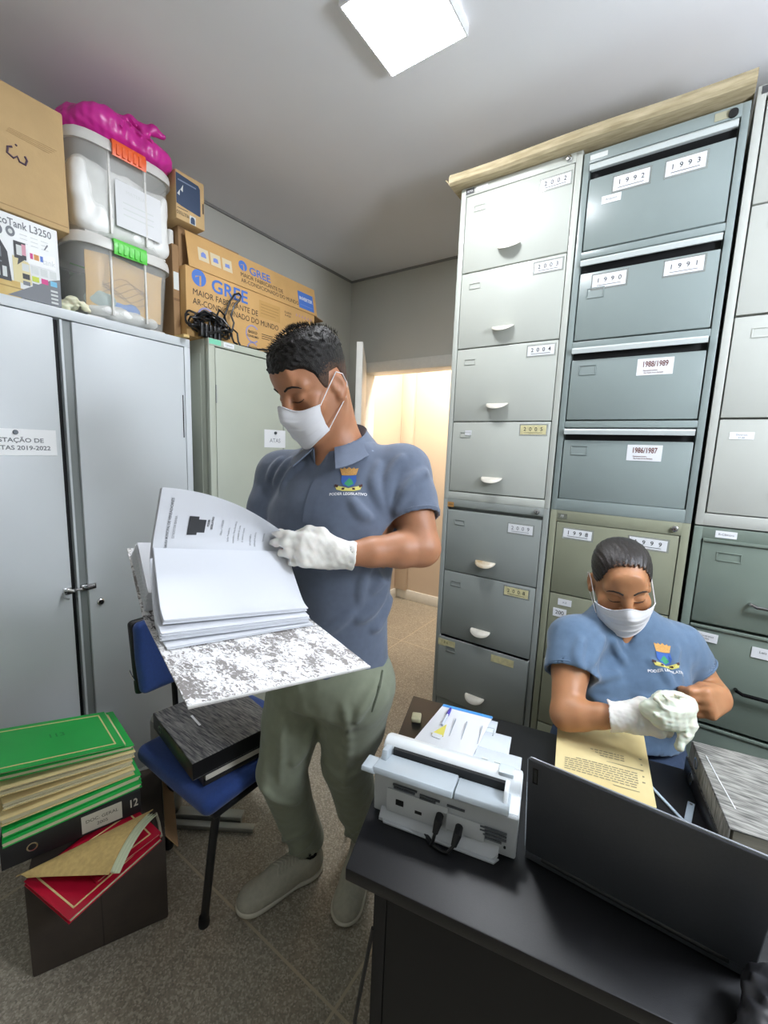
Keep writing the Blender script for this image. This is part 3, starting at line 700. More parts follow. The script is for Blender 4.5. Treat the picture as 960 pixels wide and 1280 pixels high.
# ---- two plastic bins with clip lids
clear = mat('clear_plastic', 'e6e7e2', .25, alpha=.22, spec=.4, noise=.02)
clear_r = mat('clear_plastic_rim', 'e4e2dc', .35, alpha=.85)
def bin_(y0, y1, z0, z1, x1, dep, clip_m, label, inner, shape):
    c = empty('storage_bin', (x1 - dep / 2, (y0 + y1) / 2, z0), label, 'storage bin', 'plastic bins stacked on the nearest locker')
    cx, cy = x1 - dep / 2, (y0 + y1) / 2; hx, hy = dep / 2, (y1 - y0) / 2
    def ring(sc, z, n=48, inset=0):
        r = []
        for k in range(n):
            a = 2 * PI * k / n; ca, sa = math.cos(a), math.sin(a); p = 5.0
            q = (abs(ca) ** p + abs(sa) ** p) ** (-1 / p)
            r.append(V((cx + ca * q * (hx * sc - inset), cy + sa * q * (hy * sc - inset), z)))
        return r
    def shell(mb, prof, m, n=48):
        vs = []; fs = []
        for sc, z, ins in prof: vs += ring(sc, z, n, ins)
        for i in range(len(prof) - 1):
            for k in range(n): fs.append((i * n + k, i * n + (k + 1) % n, (i + 1) * n + (k + 1) % n, (i + 1) * n + k))
        return vs, fs
    zr = z1 - .035
    b = MB(); vs, fs = shell(b, [(.0, z0 + .006, 0), (.84, z0 + .006, 0), (.86, z0 + .012, 0), (.95, zr, 0), (.95, zr, .002), (.86, z0 + .014, .002), (.84, z0 + .010, .002), (0, z0 + .010, 0)], clear); b.add(vs, fs, clear)
    for ky in (-.33, .33):        # ribs beside the clip
        b.box(cx + hx * .90 - .002, cx + hx * .93 + .001, cy + hy * ky - .003, cy + hy * ky + .003, z0 + .02, zr, clear_r, T=None)
    b.build('tub', c)
    f_ = MB()
    for ky in (-.6, .6): f_.box(cx + hx * .80 - .02, cx + hx * .84, cy + hy * ky - .03, cy + hy * ky + .03, z0, z0 + .007, clear_r, .003)
    f_.build('foot', c)
    l = MB(); vs, fs = shell(l, [(.95, zr - .002, 0), (1.0, zr - .004, 0), (1.0, zr + .012, 0), (.985, z1 - .008, 0), (.96, z1, 0), (.90, z1, 0), (.88, z1 - .010, 0), (0, z1 - .010, 0)], clear_r); l.add(vs, fs, clear_r); l.build('lid', c)
    for sx in (1, -1):
        k = MB(); xx = cx + sx * hx
        k.prism([(xx - sx * .018, cy - .058, z1 + .004), (xx + sx * .006, cy - .058, z1 + .002), (xx + sx * .012, cy - .058, z1 - .018), (xx + sx * .008, cy - .058, zr - .016), (xx + sx * .002, cy - .058, zr - .014), (xx + sx * .004, cy - .058, z1 - .012), (xx - sx * .018, cy - .058, z1 - .004)], (0, .116, 0), clip_m)
        for j in range(5): k.box(xx + sx * .010 - .002, xx + sx * .010 + .0035, cy - .045 + j * .019, cy - .036 + j * .019, zr - .010, z1 - .012, clip_m)
        k.build('clip', c, props={'label': ('bright orange clip' if 'orange' in clip_m.name else 'bright green clip')})
    inner(cx, cy, hx, hy, z0, zr)
    return c
orange = mat('clip_orange', 'f0642c', .35); green = mat('clip_green', '52c93a', .35)
manila = mat('manila_card', 'e8b964', .6, noise=.05, nscale=10); clothw = mat('white_plastic_bag', 'eeeeea', .4, noise=.04, nscale=12); blue_p = mat('blue_plastic', '3f86dc', .35); teal_c = mat('pale_teal_cloth', 'a9c1bd', .8); darkin = mat('dark_cloth', '5d5a50', .9)
def in_low(cx, cy, hx, hy, z0, zr):
    def blob(name, parts, m, label, cat, h=.007):
        s = SD()
        for c_, r_ in parts: s.ell((cx + hx * c_[0], cy + hy * c_[1], z0 + c_[2]), r_, None, .03)
        s.raw(lambda P: .006 * noise3(P, 60, 5), s.lo, s.hi, op='w'); tag(solid(name, s, h, [m]), label, cat)
    k = MB()
    def f(u, v):
        y = cy - hy * .74 + u * hy * 1.48; z = z0 + .035 + v * .19
        return (cx + hx * .74 + v * hx * .085 - .012 * u * (1 - v) + .004 * math.sin(u * 7 + v * 5), y, z + .012 * math.sin(u * 5) * (v - .5))
    k.grid(f, 24, 12, manila, .003)
    for i in range(6): k.tube([f(.35 + .05 * i + .02 * math.sin(i * 3), .75 - .04 * j - .05 * math.sin(i)) + V((.003, 0, 0)) if False else V(f(.2 + .6 * j / 8, .35 + .09 * i * .5 + .1 * math.sin(j * .8 + i))) + V((.0025, 0, 0)) for j in range(9)], .0008, mat('crease_brown', '8d6a35', .8), 5)
    tag(k.build('manila_folder'), 'orange manila folder pressed against the front inside the lower plastic bin', 'folder')
    blob('plastic_bag', [((.62, -.35, .035), (.05, .08, .02)), ((.62, .2, .035), (.05, .09, .02)), ((.1, 0, .035), (.1, .12, .022))], clothw, 'white plastic bag at the bottom of the lower bin', 'bag')
    blob('plastic_bag', [((.64, .02, .068), (.02, .06, .016)), ((.60, .18, .064), (.02, .03, .012))], blue_p, 'bright blue plastic bag at the bottom of the lower bin', 'bag')
    blob('cloth', [((.66, -.42, .078), (.02, .045, .035)), ((.70, -.52, .07), (.02, .04, .02))], teal_c, 'pale grey-green cloth at the left inside the lower bin', 'cloth')
    blob('cloth', [((.0, -.35, .12), (.10, .07, .075)), ((-.35, .2, .13), (.10, .10, .08))], darkin, 'dark cloth behind the manila folder inside the lower bin', 'cloth')
def in_up(cx, cy, hx, hy, z0, zr):
    s = SD(); s.rbox((cx, cy, z0 + .13), (hx * .86, hy * .88, .118), .03, None, .02)
    def f(P): return .006 * noise3(P, 28, 8) + .003 * noise3(P, 75, 9)
    s.raw(f, s.lo, s.hi, op='w')
    tag(solid('plastic_bag', s, .007, [mat('white_carrier_bag', 'f0f0ec', .35, noise=.03, nscale=9)]), 'bulky white plastic bag filling the upper bin', 'bag')
    q = MB(); T = FRONT_X(cx + hx * .925, cy + .03, z0 + .16)
    q.box(-.075, .09, -.105, .05, 0, .001, paper, T=T); q.text('MATERIAL', .017, T @ Tl(.0, .02, .0015), mat('print_pale'))
    for j in range(3): q.box(-.05, .06, -.02 - j * .02, -.016 - j * .02, .0011, .0014, mat('print_pale'), T=T)
    tag(q.build('paper_sheet'), 'white printed paper sheet standing inside the front of the upper bin', 'paper')
bin_(.672, 1.042, Z1 + .001, 2.196, -1.772, .38, green, 'clear plastic bin with a green clip holding manila folders, under the orange-clip bin', in_low, 'low')
bin_(.675, 1.055, 2.198, 2.522, -1.768, .38, orange, 'clear plastic bin with an orange clip full of white bags, stacked on the green-clip bin', in_up, 'up')
# pink bag knotted on top
pink = mat('magenta_plastic_bag', 'd9329f', .28, noise=.06, nscale=10, sss=.1)
s = SD(); pz = 2.522
s.ell((-1.95, .86, pz + .055), (.155, .165, .062), None, .03).ell((-1.86, .83, pz + .075), (.085, .10, .052), None, .03).ell((-1.83, .97, pz + .045), (.075, .09, .050), None, .03).ell((-1.93, .76, pz + .07), (.07, .06, .055), None, .03)
for a, b_, r1, r2 in (((-1.85, .83, pz + .11), (-1.81, .90, pz + .135), .022, .013), ((-1.81, .90, pz + .135), (-1.79, .945, pz + .10), .014, .012), ((-1.83, .87, pz + .12), (-1.79, .97, pz + .125), .012, .018), ((-1.79, .97, pz + .125), (-1.775, 1.0, pz + .115), .02, .008), ((-1.84, .86, pz + .11), (-1.80, .88, pz + .075), .014, .012), ((-1.9, .80, pz + .11), (-1.85, .86, pz + .12), .02, .012)):
    s.cone(a, b_, r1, r2, .012)
for k in range(26):
    a = random.uniform(-2.2, 2.6); p0 = V((-1.84, .88, pz + .112)); d_ = V((math.cos(a), math.sin(a), 0)); 
    s.cone(p0 + d_ * .02, p0 + d_ * random.uniform(.07, .13) + V((0, 0, -random.uniform(.03, .075))), .006, .003, .008)
s.raw(lambda P: .0045 * noise3(P, 45, 11) + .0028 * noise3(P, 120, 12) + .0012 * noise3(P, 260, 13), s.lo, s.hi, op='w')
s.raw(lambda P: pz + .001 - P[:, 2], s.lo, s.hi, op='i')
o = solid('plastic_bag', s, .005, [pink], post=lambda v: np.column_stack([v[:, 0], v[:, 1], np.maximum(v[:, 2], pz + .001)])); tag(o, 'bright pink knotted plastic bag on top of the upper plastic bin', 'bag')

# ---- boxes behind: brown carton, navy printed carton, air conditioner carton with a raised flap
Z2 = 1.935
cc = empty('cardboard_box', (-2.02, 1.14, Z1), 'narrow dark brown cardboard box between the clear bins and the air conditioner carton', 'box')
MB().box(-2.21, -1.84, 1.059, 1.089, Z1 + .001, 2.30, card_d, .004).build('carton', cc)
q = MB(); q.box(-1.8399, -1.8393, 1.062, 1.085, 2.12, 2.19, plg).box(-1.8399, -1.8393, 1.061, 1.087, 2.075, 2.085, mat('brown_tape', '7a5a3a', .3)); q.build('tape_and_label', cc, smooth=0)
rl = MB(); rl.lathe([(.006, 0), (.014, 0), (.014, .06), (.006, .06)], (-1.88, 1.074, 2.3015), (0, 0, 1), mat('white_tape_roll', 'e2e2dc', .5)); tag(rl.build('tape_roll'), 'small white tape roll standing on the narrow dark brown box', 'tape')
sb = empty('cardboard_box', (-1.99, 1.10, 2.372), 'small cardboard box with a navy printed front, beside the upper bin near the ceiling', 'box')
b = MB(); b.box(-2.17, -1.80, 1.060, 1.188, 2.386, 2.57, card, .004); b.build('carton', sb)
T = FRONT_X(-1.7996, 1.10, 2.48); navy = mat('print_navy', '31435f', .5, noise=.06, nscale=8)
g = MB(); g.add([(-.038, -.036, 0), (-.02, -.040, 0), (.06, -.048, 0), (.068, -.046, 0), (.068, .060, 0), (.06, .070, 0), (-.038, .078, 0)], [(0, 1, 2, 3, 4, 5, 6)], navy, T)
g.box(-.03, .05, .052, .057, 0, .0004, mat('print_navy_pale', '7a88a0', .5), T=T)
for k in range(2): g.prism([(-.034 + k * .014, .0 + k * .02), (-.022 + k * .014, .02 + k * .022), (-.024 + k * .014, -.004 + k * .018)], (0, 0, .0004), plg, T=T)
g.text('MULTIUSO', .019, T @ Tl(-.012, -.068, .0005) @ Rz(180), ink, squash=.6)
g.box(-.035, .01, -.052, -.050, 0, .0004, ink, T=T)
g.box(.018, .045, -.092, -.060, 0, .0003, plg, T=T).prism([(.022, -.090), (.041, -.090), (.041, -.072), (.036, -.064), (.027, -.064), (.022, -.072)], (0, 0, .0006), navy, T=T)
g.box(.078, .083, -.03, .01, 0, .0004, ink, T=T)
g.build('printed_front', sb, smooth=0)
ac = empty('cardboard_box', (-2.0, 1.5, Z2), 'long orange-brown air conditioner carton with blue and black lettering and a raised flap', 'box')
GX = -1.80; gy0, gy1, gz0, gz1 = 1.092, 1.87, Z2 + .001, 2.232
b = MB(); b.box(-2.19, GX, gy0, gy1, gz0, gz1 - .01, card_o, .005).build('carton', ac)
Tf = FRONT_X(GX + .001, gy0, gz1 - .012)
fl = MB(); fz = gz1 - .012
T2 = frame((GX + .004, gy0 + .016, fz), (0, 1, 0), (-.18, 0, 1)); fw_ = gy1 - gy0
fl.box(0, fw_, 0, .148, -.004, 0, card_o, .001, T=T2); flap = fl.build('flap', ac)
pc_ = MB(); pc_.box(-2.19, -1.85, 1.094, 1.40, gz1 - .0095, 2.3855, card_d, .004); tag(pc_.build('cardboard_box'), 'plain brown cardboard box behind the raised flap, under the navy-printed box', 'box')
f2 = MB(); f2.prism([(-1.98, gy1, fz), (GX + .0, gy1, fz), (GX + .0, gy1 + .07, fz - .015), (-1.95, gy1 + .075, fz - .015)], (0, 0, .004), card_d); f2.build('flap', ac)
gb = mat('print_gree_blue', '4d78c6', .5); gk = mat('print_carton_black', '3b342c', .6); gl = mat('print_carton_pale', 'd9c9a5', .6)
def logo(g, T, s_):
    n = 20; g.add([(s_ * math.cos(2 * PI * k / n), s_ * math.sin(2 * PI * k / n), 0) for k in range(n)], [tuple(range(n))], gb, T)
    g.prism([(-s_ * .55, -s_ * .1), (s_ * .05, s_ * .25), (s_ * .05, -s_ * .9), (s_ * .28, -s_ * .9), (s_ * .28, s_ * .32), (-s_ * .45, s_ * .12)], (0, 0, .0004), card_o, T=T)
g = MB(); T = FRONT_X(GX + .0006, gy0, gz1)
logo(g, T @ Tl(.062, -.046, 0), .034); g.text('GREE', .078, T @ Tl(.12, -.058, .0004), gb, align='LEFT', squash=1.08, bold=.018)
g.text('MAIOR FABRICANTE DE', .036, T @ Tl(.03, -.110, .0004), gk, align='LEFT', squash=.90); g.text('AR-CONDICIONADO DO MUNDO', .036, T @ Tl(.03, -.148, .0004), gk, align='LEFT', squash=.85)
def ringlogo(cx, cz, r, t1, t2=None):
    n = 24
    for k in range(n):
        a0 = PI * .25 + 1.5 * PI * k / n; a1 = PI * .25 + 1.5 * PI * (k + .8) / n
        g.add([(cx + r * math.cos(a0), cz + r * math.sin(a0), .0003), (cx + r * math.cos(a1), cz + r * math.sin(a1), .0003), (cx + r * .84 * math.cos(a1), cz + r * .84 * math.sin(a1), .0003), (cx + r * .84 * math.cos(a0), cz + r * .84 * math.sin(a0), .0003)], [(0, 1, 2, 3)], mat('print_lilac', '8d97cc', .5), T)
    g.text(t1, .018 if t2 else .03, T @ Tl(cx, cz + (.008 if t2 else -.005), .0004), gk, bold=.02)
    if t2: g.text(t2, .014, T @ Tl(cx, cz - .012, .0004), gk, bold=.02)
ringlogo(.095, -.205, .045, 'Nº1'); ringlogo(.345, -.212, .042, 'BAIXO', 'CONSUMO'); ringlogo(.345, -.285, .035, 'BAIXO', 'RUÍDO')
for j in range(3): g.box(.40, .40 + .07 - j * .01 * (j - 1), -.200 - j * .010, -.197 - j * .010, 0, .0003, gk, T=T).box(.40, .47 - j * .008, -.268 - j * .010, -.2655 - j * .010, 0, .0003, gk, T=T)
g.box(.385, .52, -.118, -.040, 0, .0002, mat('print_carton_tan', 'c79d5e', .7), T=T)
for j in range(4): g.box(.395, .51 - .02 * (j == 3), -.058 - j * .014, -.055 - j * .014 - .001, .0003, .0005, mat('print_carton_brown', '9c7740', .7), T=T)
g.text('FLUIDO', .014, T @ Tl(.575, -.052, .0004), gk, bold=.01); g.text('R-410A', .014, T @ Tl(.575, -.067, .0004), gk, bold=.01)
g.prism([(.545, -.205), (.60, -.205), (.60, -.25), (.5725, -.275), (.545, -.25)], (0, 0, .0003), mat('print_shield_grey', 'a79a88', .6), T=T); g.prism([(.550, -.210), (.595, -.210), (.595, -.248), (.5725, -.268), (.550, -.248)], (0, 0, .0005), card_o, T=T)
g.text('6', .045, T @ Tl(.5725, -.229, .0008), gk, bold=.03); g.text('ANOS', .011, T @ Tl(.5725, -.252, .0008), gk)
lil = mat('print_lilac_blue', '7b8fd0', .5)
for k in range(6): g.prism([(.63 + k * .022, -.05), (.645 + k * .022, -.05), (.637 + k * .022, -.035)], (0, 0, .0003), mat('print_pinkish', 'c39a9a', .6), T=T)
g.text('Inverter', .024, T @ Tl(.70, -.095, .0004), lil); g.box(.655, .675, -.155, -.135, 0, .0004, gb, T=T); g.text('Hi-Wall', .05, T @ Tl(.70, -.15, .0004), gb, align='LEFT', squash=.5, bold=.02)
g.build('printed_front', ac, smooth=0)
g = MB(); T = T2 @ Tl(0, .148, .0006)
for k in range(3):
    g.box(.05 + k * .06, .10 + k * .06, -.105, -.05, 0, .0003, gl, T=T); g.prism([(.062 + k * .06, -.088), (.088 + k * .06, -.088), (.086 + k * .06, -.070), (.075 + k * .06, -.064 - .004 * k), (.064 + k * .06, -.072)], (0, 0, .0006), lil, T=T)
logo(g, T @ Tl(.285, -.045, 0), .024); g.text('GREE', .052, T @ Tl(.32, -.055, .0004), gb, align='LEFT', squash=1.08, bold=.015)
g.text('MAIOR FABRICANTE DE', .028, T @ Tl(.265, -.090, .0004), gk, align='LEFT', squash=.88); g.text('AR-CONDICIONADO DO MUNDO', .028, T @ Tl(.265, -.118, .0004), gk, align='LEFT', squash=.85)
g.box(.64, .755, -.135, -.045, 0, .0004, gb, T=T); g.text('INVERTER', .026, T @ Tl(.697, -.082, .0007), paper, squash=.86, bold=.02); g.box(.65, .745, -.118, -.115, .0003, .0006, lil, T=T)
g.build('printed_front', flap, smooth=0)

# ---- tangle of black cables with plugs on the second locker
cab = MB(); cr = random.Random(4); c0 = V((-1.765, 1.165, Z2 + .03))
for k in range(13):
    pts = []; ax = cr.uniform(.05, .085); az = cr.uniform(.022, .05); ph = cr.uniform(0, 6); ox = cr.uniform(-.015, .012); oy = cr.uniform(-.03, .05)
    for j in range(22):
        a = ph + j / 21 * cr.uniform(4.8, 6.0)
        pts.append(c0 + V((ox + .022 * math.sin(a * 1.7 + k), oy + ax * math.cos(a), az * math.sin(a) + .03 + .012 * math.sin(3 * a + k))))
    for p_ in pts: p_.z = max(p_.z, Z2 + .005); p_.x = max(min(p_.x, -1.745), -1.792)
    cab.tube(pts, .0042, black_plastic, 7)
bun = empty('cable_bundle', (c0.x, c0.y, Z2), 'tangle of black cables with plugs in front of the air conditioner carton', 'cables')
cab.build('cable', bun)
k = MB()
for j in range(5): k.box(-1.775, -1.745, 1.125 + j * .021, 1.141 + j * .021, Z2 + .001, Z2 + .055, black_plastic, .004)
k.build('plug', bun)
k = MB()
def lp(pts): k.tube(pts, .0045, black_plastic, 7)
lp([V((-1.768, 1.235 + y_, Z2 + z_)) for y_, z_ in ((0, .05), (.012, .09), (.03, .14), (.05, .19), (.075, .225), (.10, .238), (.112, .228), (.10, .205), (.075, .18), (.055, .13), (.07, .10), (.06, .06), (.03, .045))])
lp([V((-1.762, 1.20 + y_, Z2 + z_)) for y_, z_ in ((0, .05), (.01, .10), (.025, .135), (.05, .12), (.06, .09), (.085, .06), (.09, .03), (.10, .012), (.12, .008))])
lp([V((-1.757, 1.27 + y_, Z2 + z_)) for y_, z_ in ((0, .02), (.02, .07), (.045, .055), (.05, .02), (.06, .006))])
lp([V((-1.765, y_, Z2 + z_)) for y_, z_ in ((1.33, .005), (1.42, .006), (1.50, .02), (1.53, .035), (1.55, .02), (1.56, .006), (1.58, .03), (1.60, .055), (1.63, .06), (1.655, .04), (1.66, .012), (1.68, .005))])
k.build('loose_cable', bun)
st = MB(); st.box(-1.90, -1.756, 1.05, 1.075, Z1 + .001, Z1 + .012, mat('pale_wood', 'd9b978', .6, noise=.06, nscale=30)); tag(st.build('wood_strip'), 'thin pale wooden strip lying across the nearest locker, beside the second locker', 'wood strip')
# ------------------------------------------------------------------ desk
desk_m = mat('black_desk_top', '141416', .40, noise=.1, nscale=200, bump=.05, bscale=500)
desk_p = mat('black_desk_panel', '0b0b0c', .6)
ZD = .74
ux = V((.982, .19, 0)); uy = V((-.19, .982, 0))
FL = V((-.408, .520, 0)); FR = FL + ux * 1.22; BR = FR + uy * .575; BL = V((-.588, 1.062, 0))
dk = empty('desk', (0, .9, 0), 'black desk in the foreground carrying the scanner and the open laptop', 'desk')
b = MB(); b.prism([(p.x, p.y, ZD - .026) for p in (FL, FR, BR, BL)], (0, 0, .026), desk_m, bev=.003); b.build('desk_top', dk)
def panel(a, c, th, z0, z1, name):
    d_ = (c - a).normalized(); n = V((-d_.y, d_.x, 0)); q = MB(); q.prism([(p.x, p.y, z0) for p in (a, c, c + n * th, a + n * th)], (0, 0, z1 - z0), desk_p, bev=.002); return q.build(name, dk)
a = FL + ux * .045 + uy * .03
panel(a + ux * .026, FR - ux * .07 + uy * .03, .02, .02, ZD - .0265, 'front_panel')
panel(a + uy * .50, a, .025, 0, ZD - .0265, 'side_panel'); panel(FR - ux * .07 + uy * .03, FR - ux * .07 + uy * .53, .025, 0, ZD - .0265, 'side_panel')

# ---- document scanner, its back towards the camera
sw = mat('scanner_white', 'e4e8e8', .3, noise=.015); sg_ = mat('scanner_grey_plastic', 'b4bdc2', .38); sd_ = mat('scanner_back_grey', 'b9bcbd', .45)
Ts = frame((-.437, .640, ZD), (.975, .222, 0), (-.222, .975, 0))       # x along the machine, y away from the camera, z up
sc = empty('document_scanner', Ts @ V((.14, .08, 0)), 'white sheet-feed document scanner on the black desk, ports and cables facing the camera', 'scanner')
Wd = .282
b = MB(Ts)
prof = [(.012, .004), (.100, .004), (.120, .03), (.124, .060), (.114, .100), (.094, .124), (.072, .134), (.058, .131), (.049, .120), (.046, .104), (.012, .094)]
b.prism([(0, y, z) for y, z in prof], (Wd, 0, 0), sw, bev=.006)
b.build('body', sc)
b = MB(Ts); b.prism([(.0, .008, .006), (Wd, .008, .006), (Wd, .004, .092), (0, .004, .092)], (0, .01, 0), sd_, bev=.004)
b.prism([(.022, .0, .002), (Wd - .028, .0, .002), (Wd - .036, -.012, -.0 + .002), (.03, -.012, .002)], (0, 0, .003), sd_)
b.box(.03, .155, .0015, .005, .02, .07, mat('scanner_panel', 'c6c8c8', .45), .002).box(.140, .225, .0015, .005, .025, .06, mat('scanner_panel', 'c6c8c8'), .002)
b.box(.050, .066, .0005, .003, .040, .052, dark).box(.090, .104, .0005, .003, .036, .042, dark)
for x_, z_, w_ in ((.042, .082, .05), (.044, .076, .044), (.098, .078, .04), (.098, .072, .032), (.152, .076, .034), (.216, .058, .048), (.216, .051, .048), (.222, .044, .042), (.226, .037, .03)):
    b.box(x_, x_ + w_, .0012, .0035, z_ - .0022, z_ + .0014, mat('scanner_print', '55585b', .6))
b.cyl((.262, .004, .03), (.262, .0015, .03), .0022, dark)
b.build('back_panel', sc)
# the low bottom lip of the back
b = MB(Ts); b.prism([(.018, -.006, .0), (Wd - .04, -.006, .0), (Wd - .03, -.004, .012), (Wd - .03, .012, .02), (.018, .012, .02)], (0, 0, .006), sd_); b.build('bottom_lip', sc)
# slot and grey chute flaps on the back
b = MB(Ts); b.box(.025, Wd - .03, .0445, .052, .104, .124, dark); b.build('paper_slot', sc)
b = MB(Ts)
b.prism([(-.018, .020, .116), (-.018, -.020, .120), (-.018, -.024, .112), (-.018, .010, .092)], (.030, 0, 0), sg_, bev=.002)
b.prism([(.006, .044, .112), (.006, -.018, .124), (.006, -.023, .114), (.006, .012, .090), (.006, .044, .1055)], (.158, 0, 0), sg_, bev=.002)
b.prism([(.166, .044, .108), (.166, -.008, .116), (.166, -.013, .107), (.166, .014, .088), (.166, .044, .104)], (.098, 0, 0), sg_, bev=.002)
b.build('exit_chute', sc)
b = MB(Ts); b.prism([(.010, .046, .10), (.010, .012, .118), (.010, .020, .136), (.010, .05, .128)], (.012, 0, 0), sg_, bev=.002); b.build('side_guide', sc); b = MB(Ts); b.prism([(Wd - .03, .046, .10), (Wd - .03, .004, .110), (Wd - .03, .018, .130), (Wd - .03, .05, .130)], (.008, 0, 0), sw, bev=.002); b.build('side_guide', sc)
b = MB(Ts); b.box(Wd - .045, Wd - .016, .056, .082, .124, .1362, mat('scanner_button', 'd2dbe0', .18), .003); b.build('button_panel', sc)
b = MB(Ts)
for x_ in (.20, .225): b.box(x_, x_ + .012, .088, .091, .120, .1295, plg)
b.build('mark', sc)
# stepped tray reaching away over the desk
tm = mat('scanner_tray_translucent', 'd7dde4', .25, noise=.02)
b = MB(Ts); zt_ = .030
def slab(x0, x1, y0, y1, za, zb): b.prism([(x0, y0, za), (x1, y0, za), (x1, y1, zb), (x0, y1, zb)], (0, 0, .004), tm, bev=.001)
slab(.055, .275, .105, .255, .046, .030); slab(.060, .245, .25, .33, .0315, .024); slab(.062, .205, .325, .385, .0255, .020)
for x_ in (.10, .13, .17): b.box(x_, x_ + .0015, .20, .33, .030, .0385, mat('tray_groove', '9ba3ad', .4))
b.build('output_tray', sc)
b = MB(Ts); b.tube([(.150, .312, .030), (.150, .345, .028), (.166, .345, .028), (.176, .338, .028), (.186, .345, .027), (.200, .345, .027), (.200, .312, .029)], .0022, sg_, 8); b.build('tray_stop', sc)
k = MB(Ts)
for pts in ([(.140, .003, .050), (.140, -.012, .048), (.137, -.020, .030), (.134, -.022, .010), (.130, -.02, .004), (.10, .01, .003), (.05, .04, .003)], [(.178, .003, .040), (.178, -.016, .038), (.174, -.024, .022), (.165, -.028, .008), (.152, -.026, .004), (.138, -.022, .004), (.09, .02, .003)]):
    k.tube(pts, .0032, black_plastic, 8); p0, p1 = V(pts[0]), V(pts[2]); k.tube([p0, V(pts[1]), p1], [.0075, .008, .0055], black_plastic, 10)
k.build('cable', sc)
# ---- things on the tray and beside it
pp = MB(Ts); pp.prism([(.022, .175, .043), (.165, .175, .043), (.190, .395, .0278), (.052, .395, .0278)], (0, 0, .0008), paper, bev=0)
pp.prism([(.0505, .382, .0298), (.1885, .382, .0298), (.190, .395, .0289), (.052, .395, .0289)], (0, 0, .0004), mat('print_sky_blue', '4d9be0', .5))
pp.box(.018, .05, .178, .182, .0425, .0438, mat('print_red_line', 'b03a4a', .5)); tag(pp.build('paper_sheet', smooth=0), 'white paper sheet with a blue header strip lying on the scanner tray', 'paper')
pn = empty('ballpoint_pen', Ts @ V((.072, .33, .034)), 'slim clear pen with a violet-blue cap lying on the sheet of the scanner tray', 'pen')
k = MB(Ts); k.cyl((.074, .285, .0400), (.076, .340, .0372), .0032, mat('pen_clear', 'cfd6ea', .15)); k.build('barrel', pn)
k = MB(Ts); k.tube([(.076, .338, .0375), (.0765, .352, .0367), (.077, .368, .0355), (.0772, .376, .035)], [.0046, .0046, .0036, .002], mat('pen_cap', '4a3fae', .3), 10); k.build('cap', pn)
k = MB(Ts); k.prism([(.058, .240, .0405), (.088, .240, .0405), (.084, .296, .0372)], (0, 0, .001), mat('sticky_yellow', 'ece06a', .6)); k.prism([(.062, .228, .0415), (.084, .226, .0415), (.086, .244, .0405), (.060, .246, .0405)], (0, 0, .001), paper)
tag(k.build('sticky_note'), 'pointed yellow sticky note on the scanner tray, below the violet-capped pen', 'note')
er = MB(frame((-.520, .963, ZD + .0005), (.9, .4, 0), (-.4, .9, 0))); er.box(-.013, .013, -.016, .016, 0, .014, mat('eraser_beige', 'b9b290', .8, noise=.06, nscale=60), .004, 3); tag(er.build('eraser'), 'small beige eraser near the far left corner of the black desk', 'eraser')

# ---- open laptop seen from behind
lid_m = mat('laptop_grey', '4c4e53', .42, .35, noise=.04, nscale=300, bump=.04, bscale=900); edge_m = mat('laptop_edge_silver', '9a9ea3', .3, .7)
lx = V((1, .012, 0)); Tb = frame((-.153, .730, ZD), lx, V((-.012, 1, 0)))
lp_ = empty('laptop', Tb @ V((.18, .1, 0)), 'open dark grey laptop with its lid back towards the camera, on the black desk', 'laptop')
b = MB(Tb); b.box(0, .325, 0, .196, .003, .018, lid_m, .003)
for x_, y_ in ((.02, .02), (.285, .02), (.02, .17), (.285, .17)): b.box(x_, x_ + .02, y_, y_ + .008, 0, .004, black_plastic)
b.build('base', lp_)
kb = MB(Tb)
for r_ in range(5):
    for c_ in range(15): kb.box(.014 + c_ * .0200, .031 + c_ * .0200, .048 + r_ * .0195, .064 + r_ * .0195, .0182, .0195, black_plastic)
kb.box(.11, .215, .150, .192, .0181, .0184, dark); kb.build('keyboard', lp_)
up = (Tb.to_3x3().inverted() @ (V((-.151, .684, .973)) - V((-.153, .730, ZD + .016)))).normalized(); up.x = 0; up.normalize()
Tlid = Tb @ frame((0, .002, .016), (1, 0, 0), up)       # x along hinge, y up the lid, z towards the camera side
b = MB(Tlid); b.box(0, .325, .004, .225, -.004, .003, lid_m, .0025, 3)
lid = b.build('lid', lp_)
b = MB(Tlid); b.tube([(.001, .012, -.001), (.001, .220, -.001), (.004, .2255, -.001), (.321, .2255, -.001), (.324, .220, -.001), (.324, .012, -.001)], .0022, edge_m, 6); b.build('lid_edge', lid)
b = MB(Tlid); b.box(.006, .319, .016, .219, -.0048, -.0038, mat('screen_black', '0b0c10', .1)); b.build('screen', lid)
b = MB(Tlid); b.box(.009, .0175, .176, .210, .0028, .0033, mat('badge_black', '1b1b1c', .25)); b.box(.011, .0155, .179, .207, .0033, .0035, mat('badge_dark', '2a2b2d', .4)); b.build('badge', lid)
b = MB(Tlid); b.cyl((.03, .002, 0), (.296, .002, 0), .006, black_plastic); b.build('hinge', lp_)

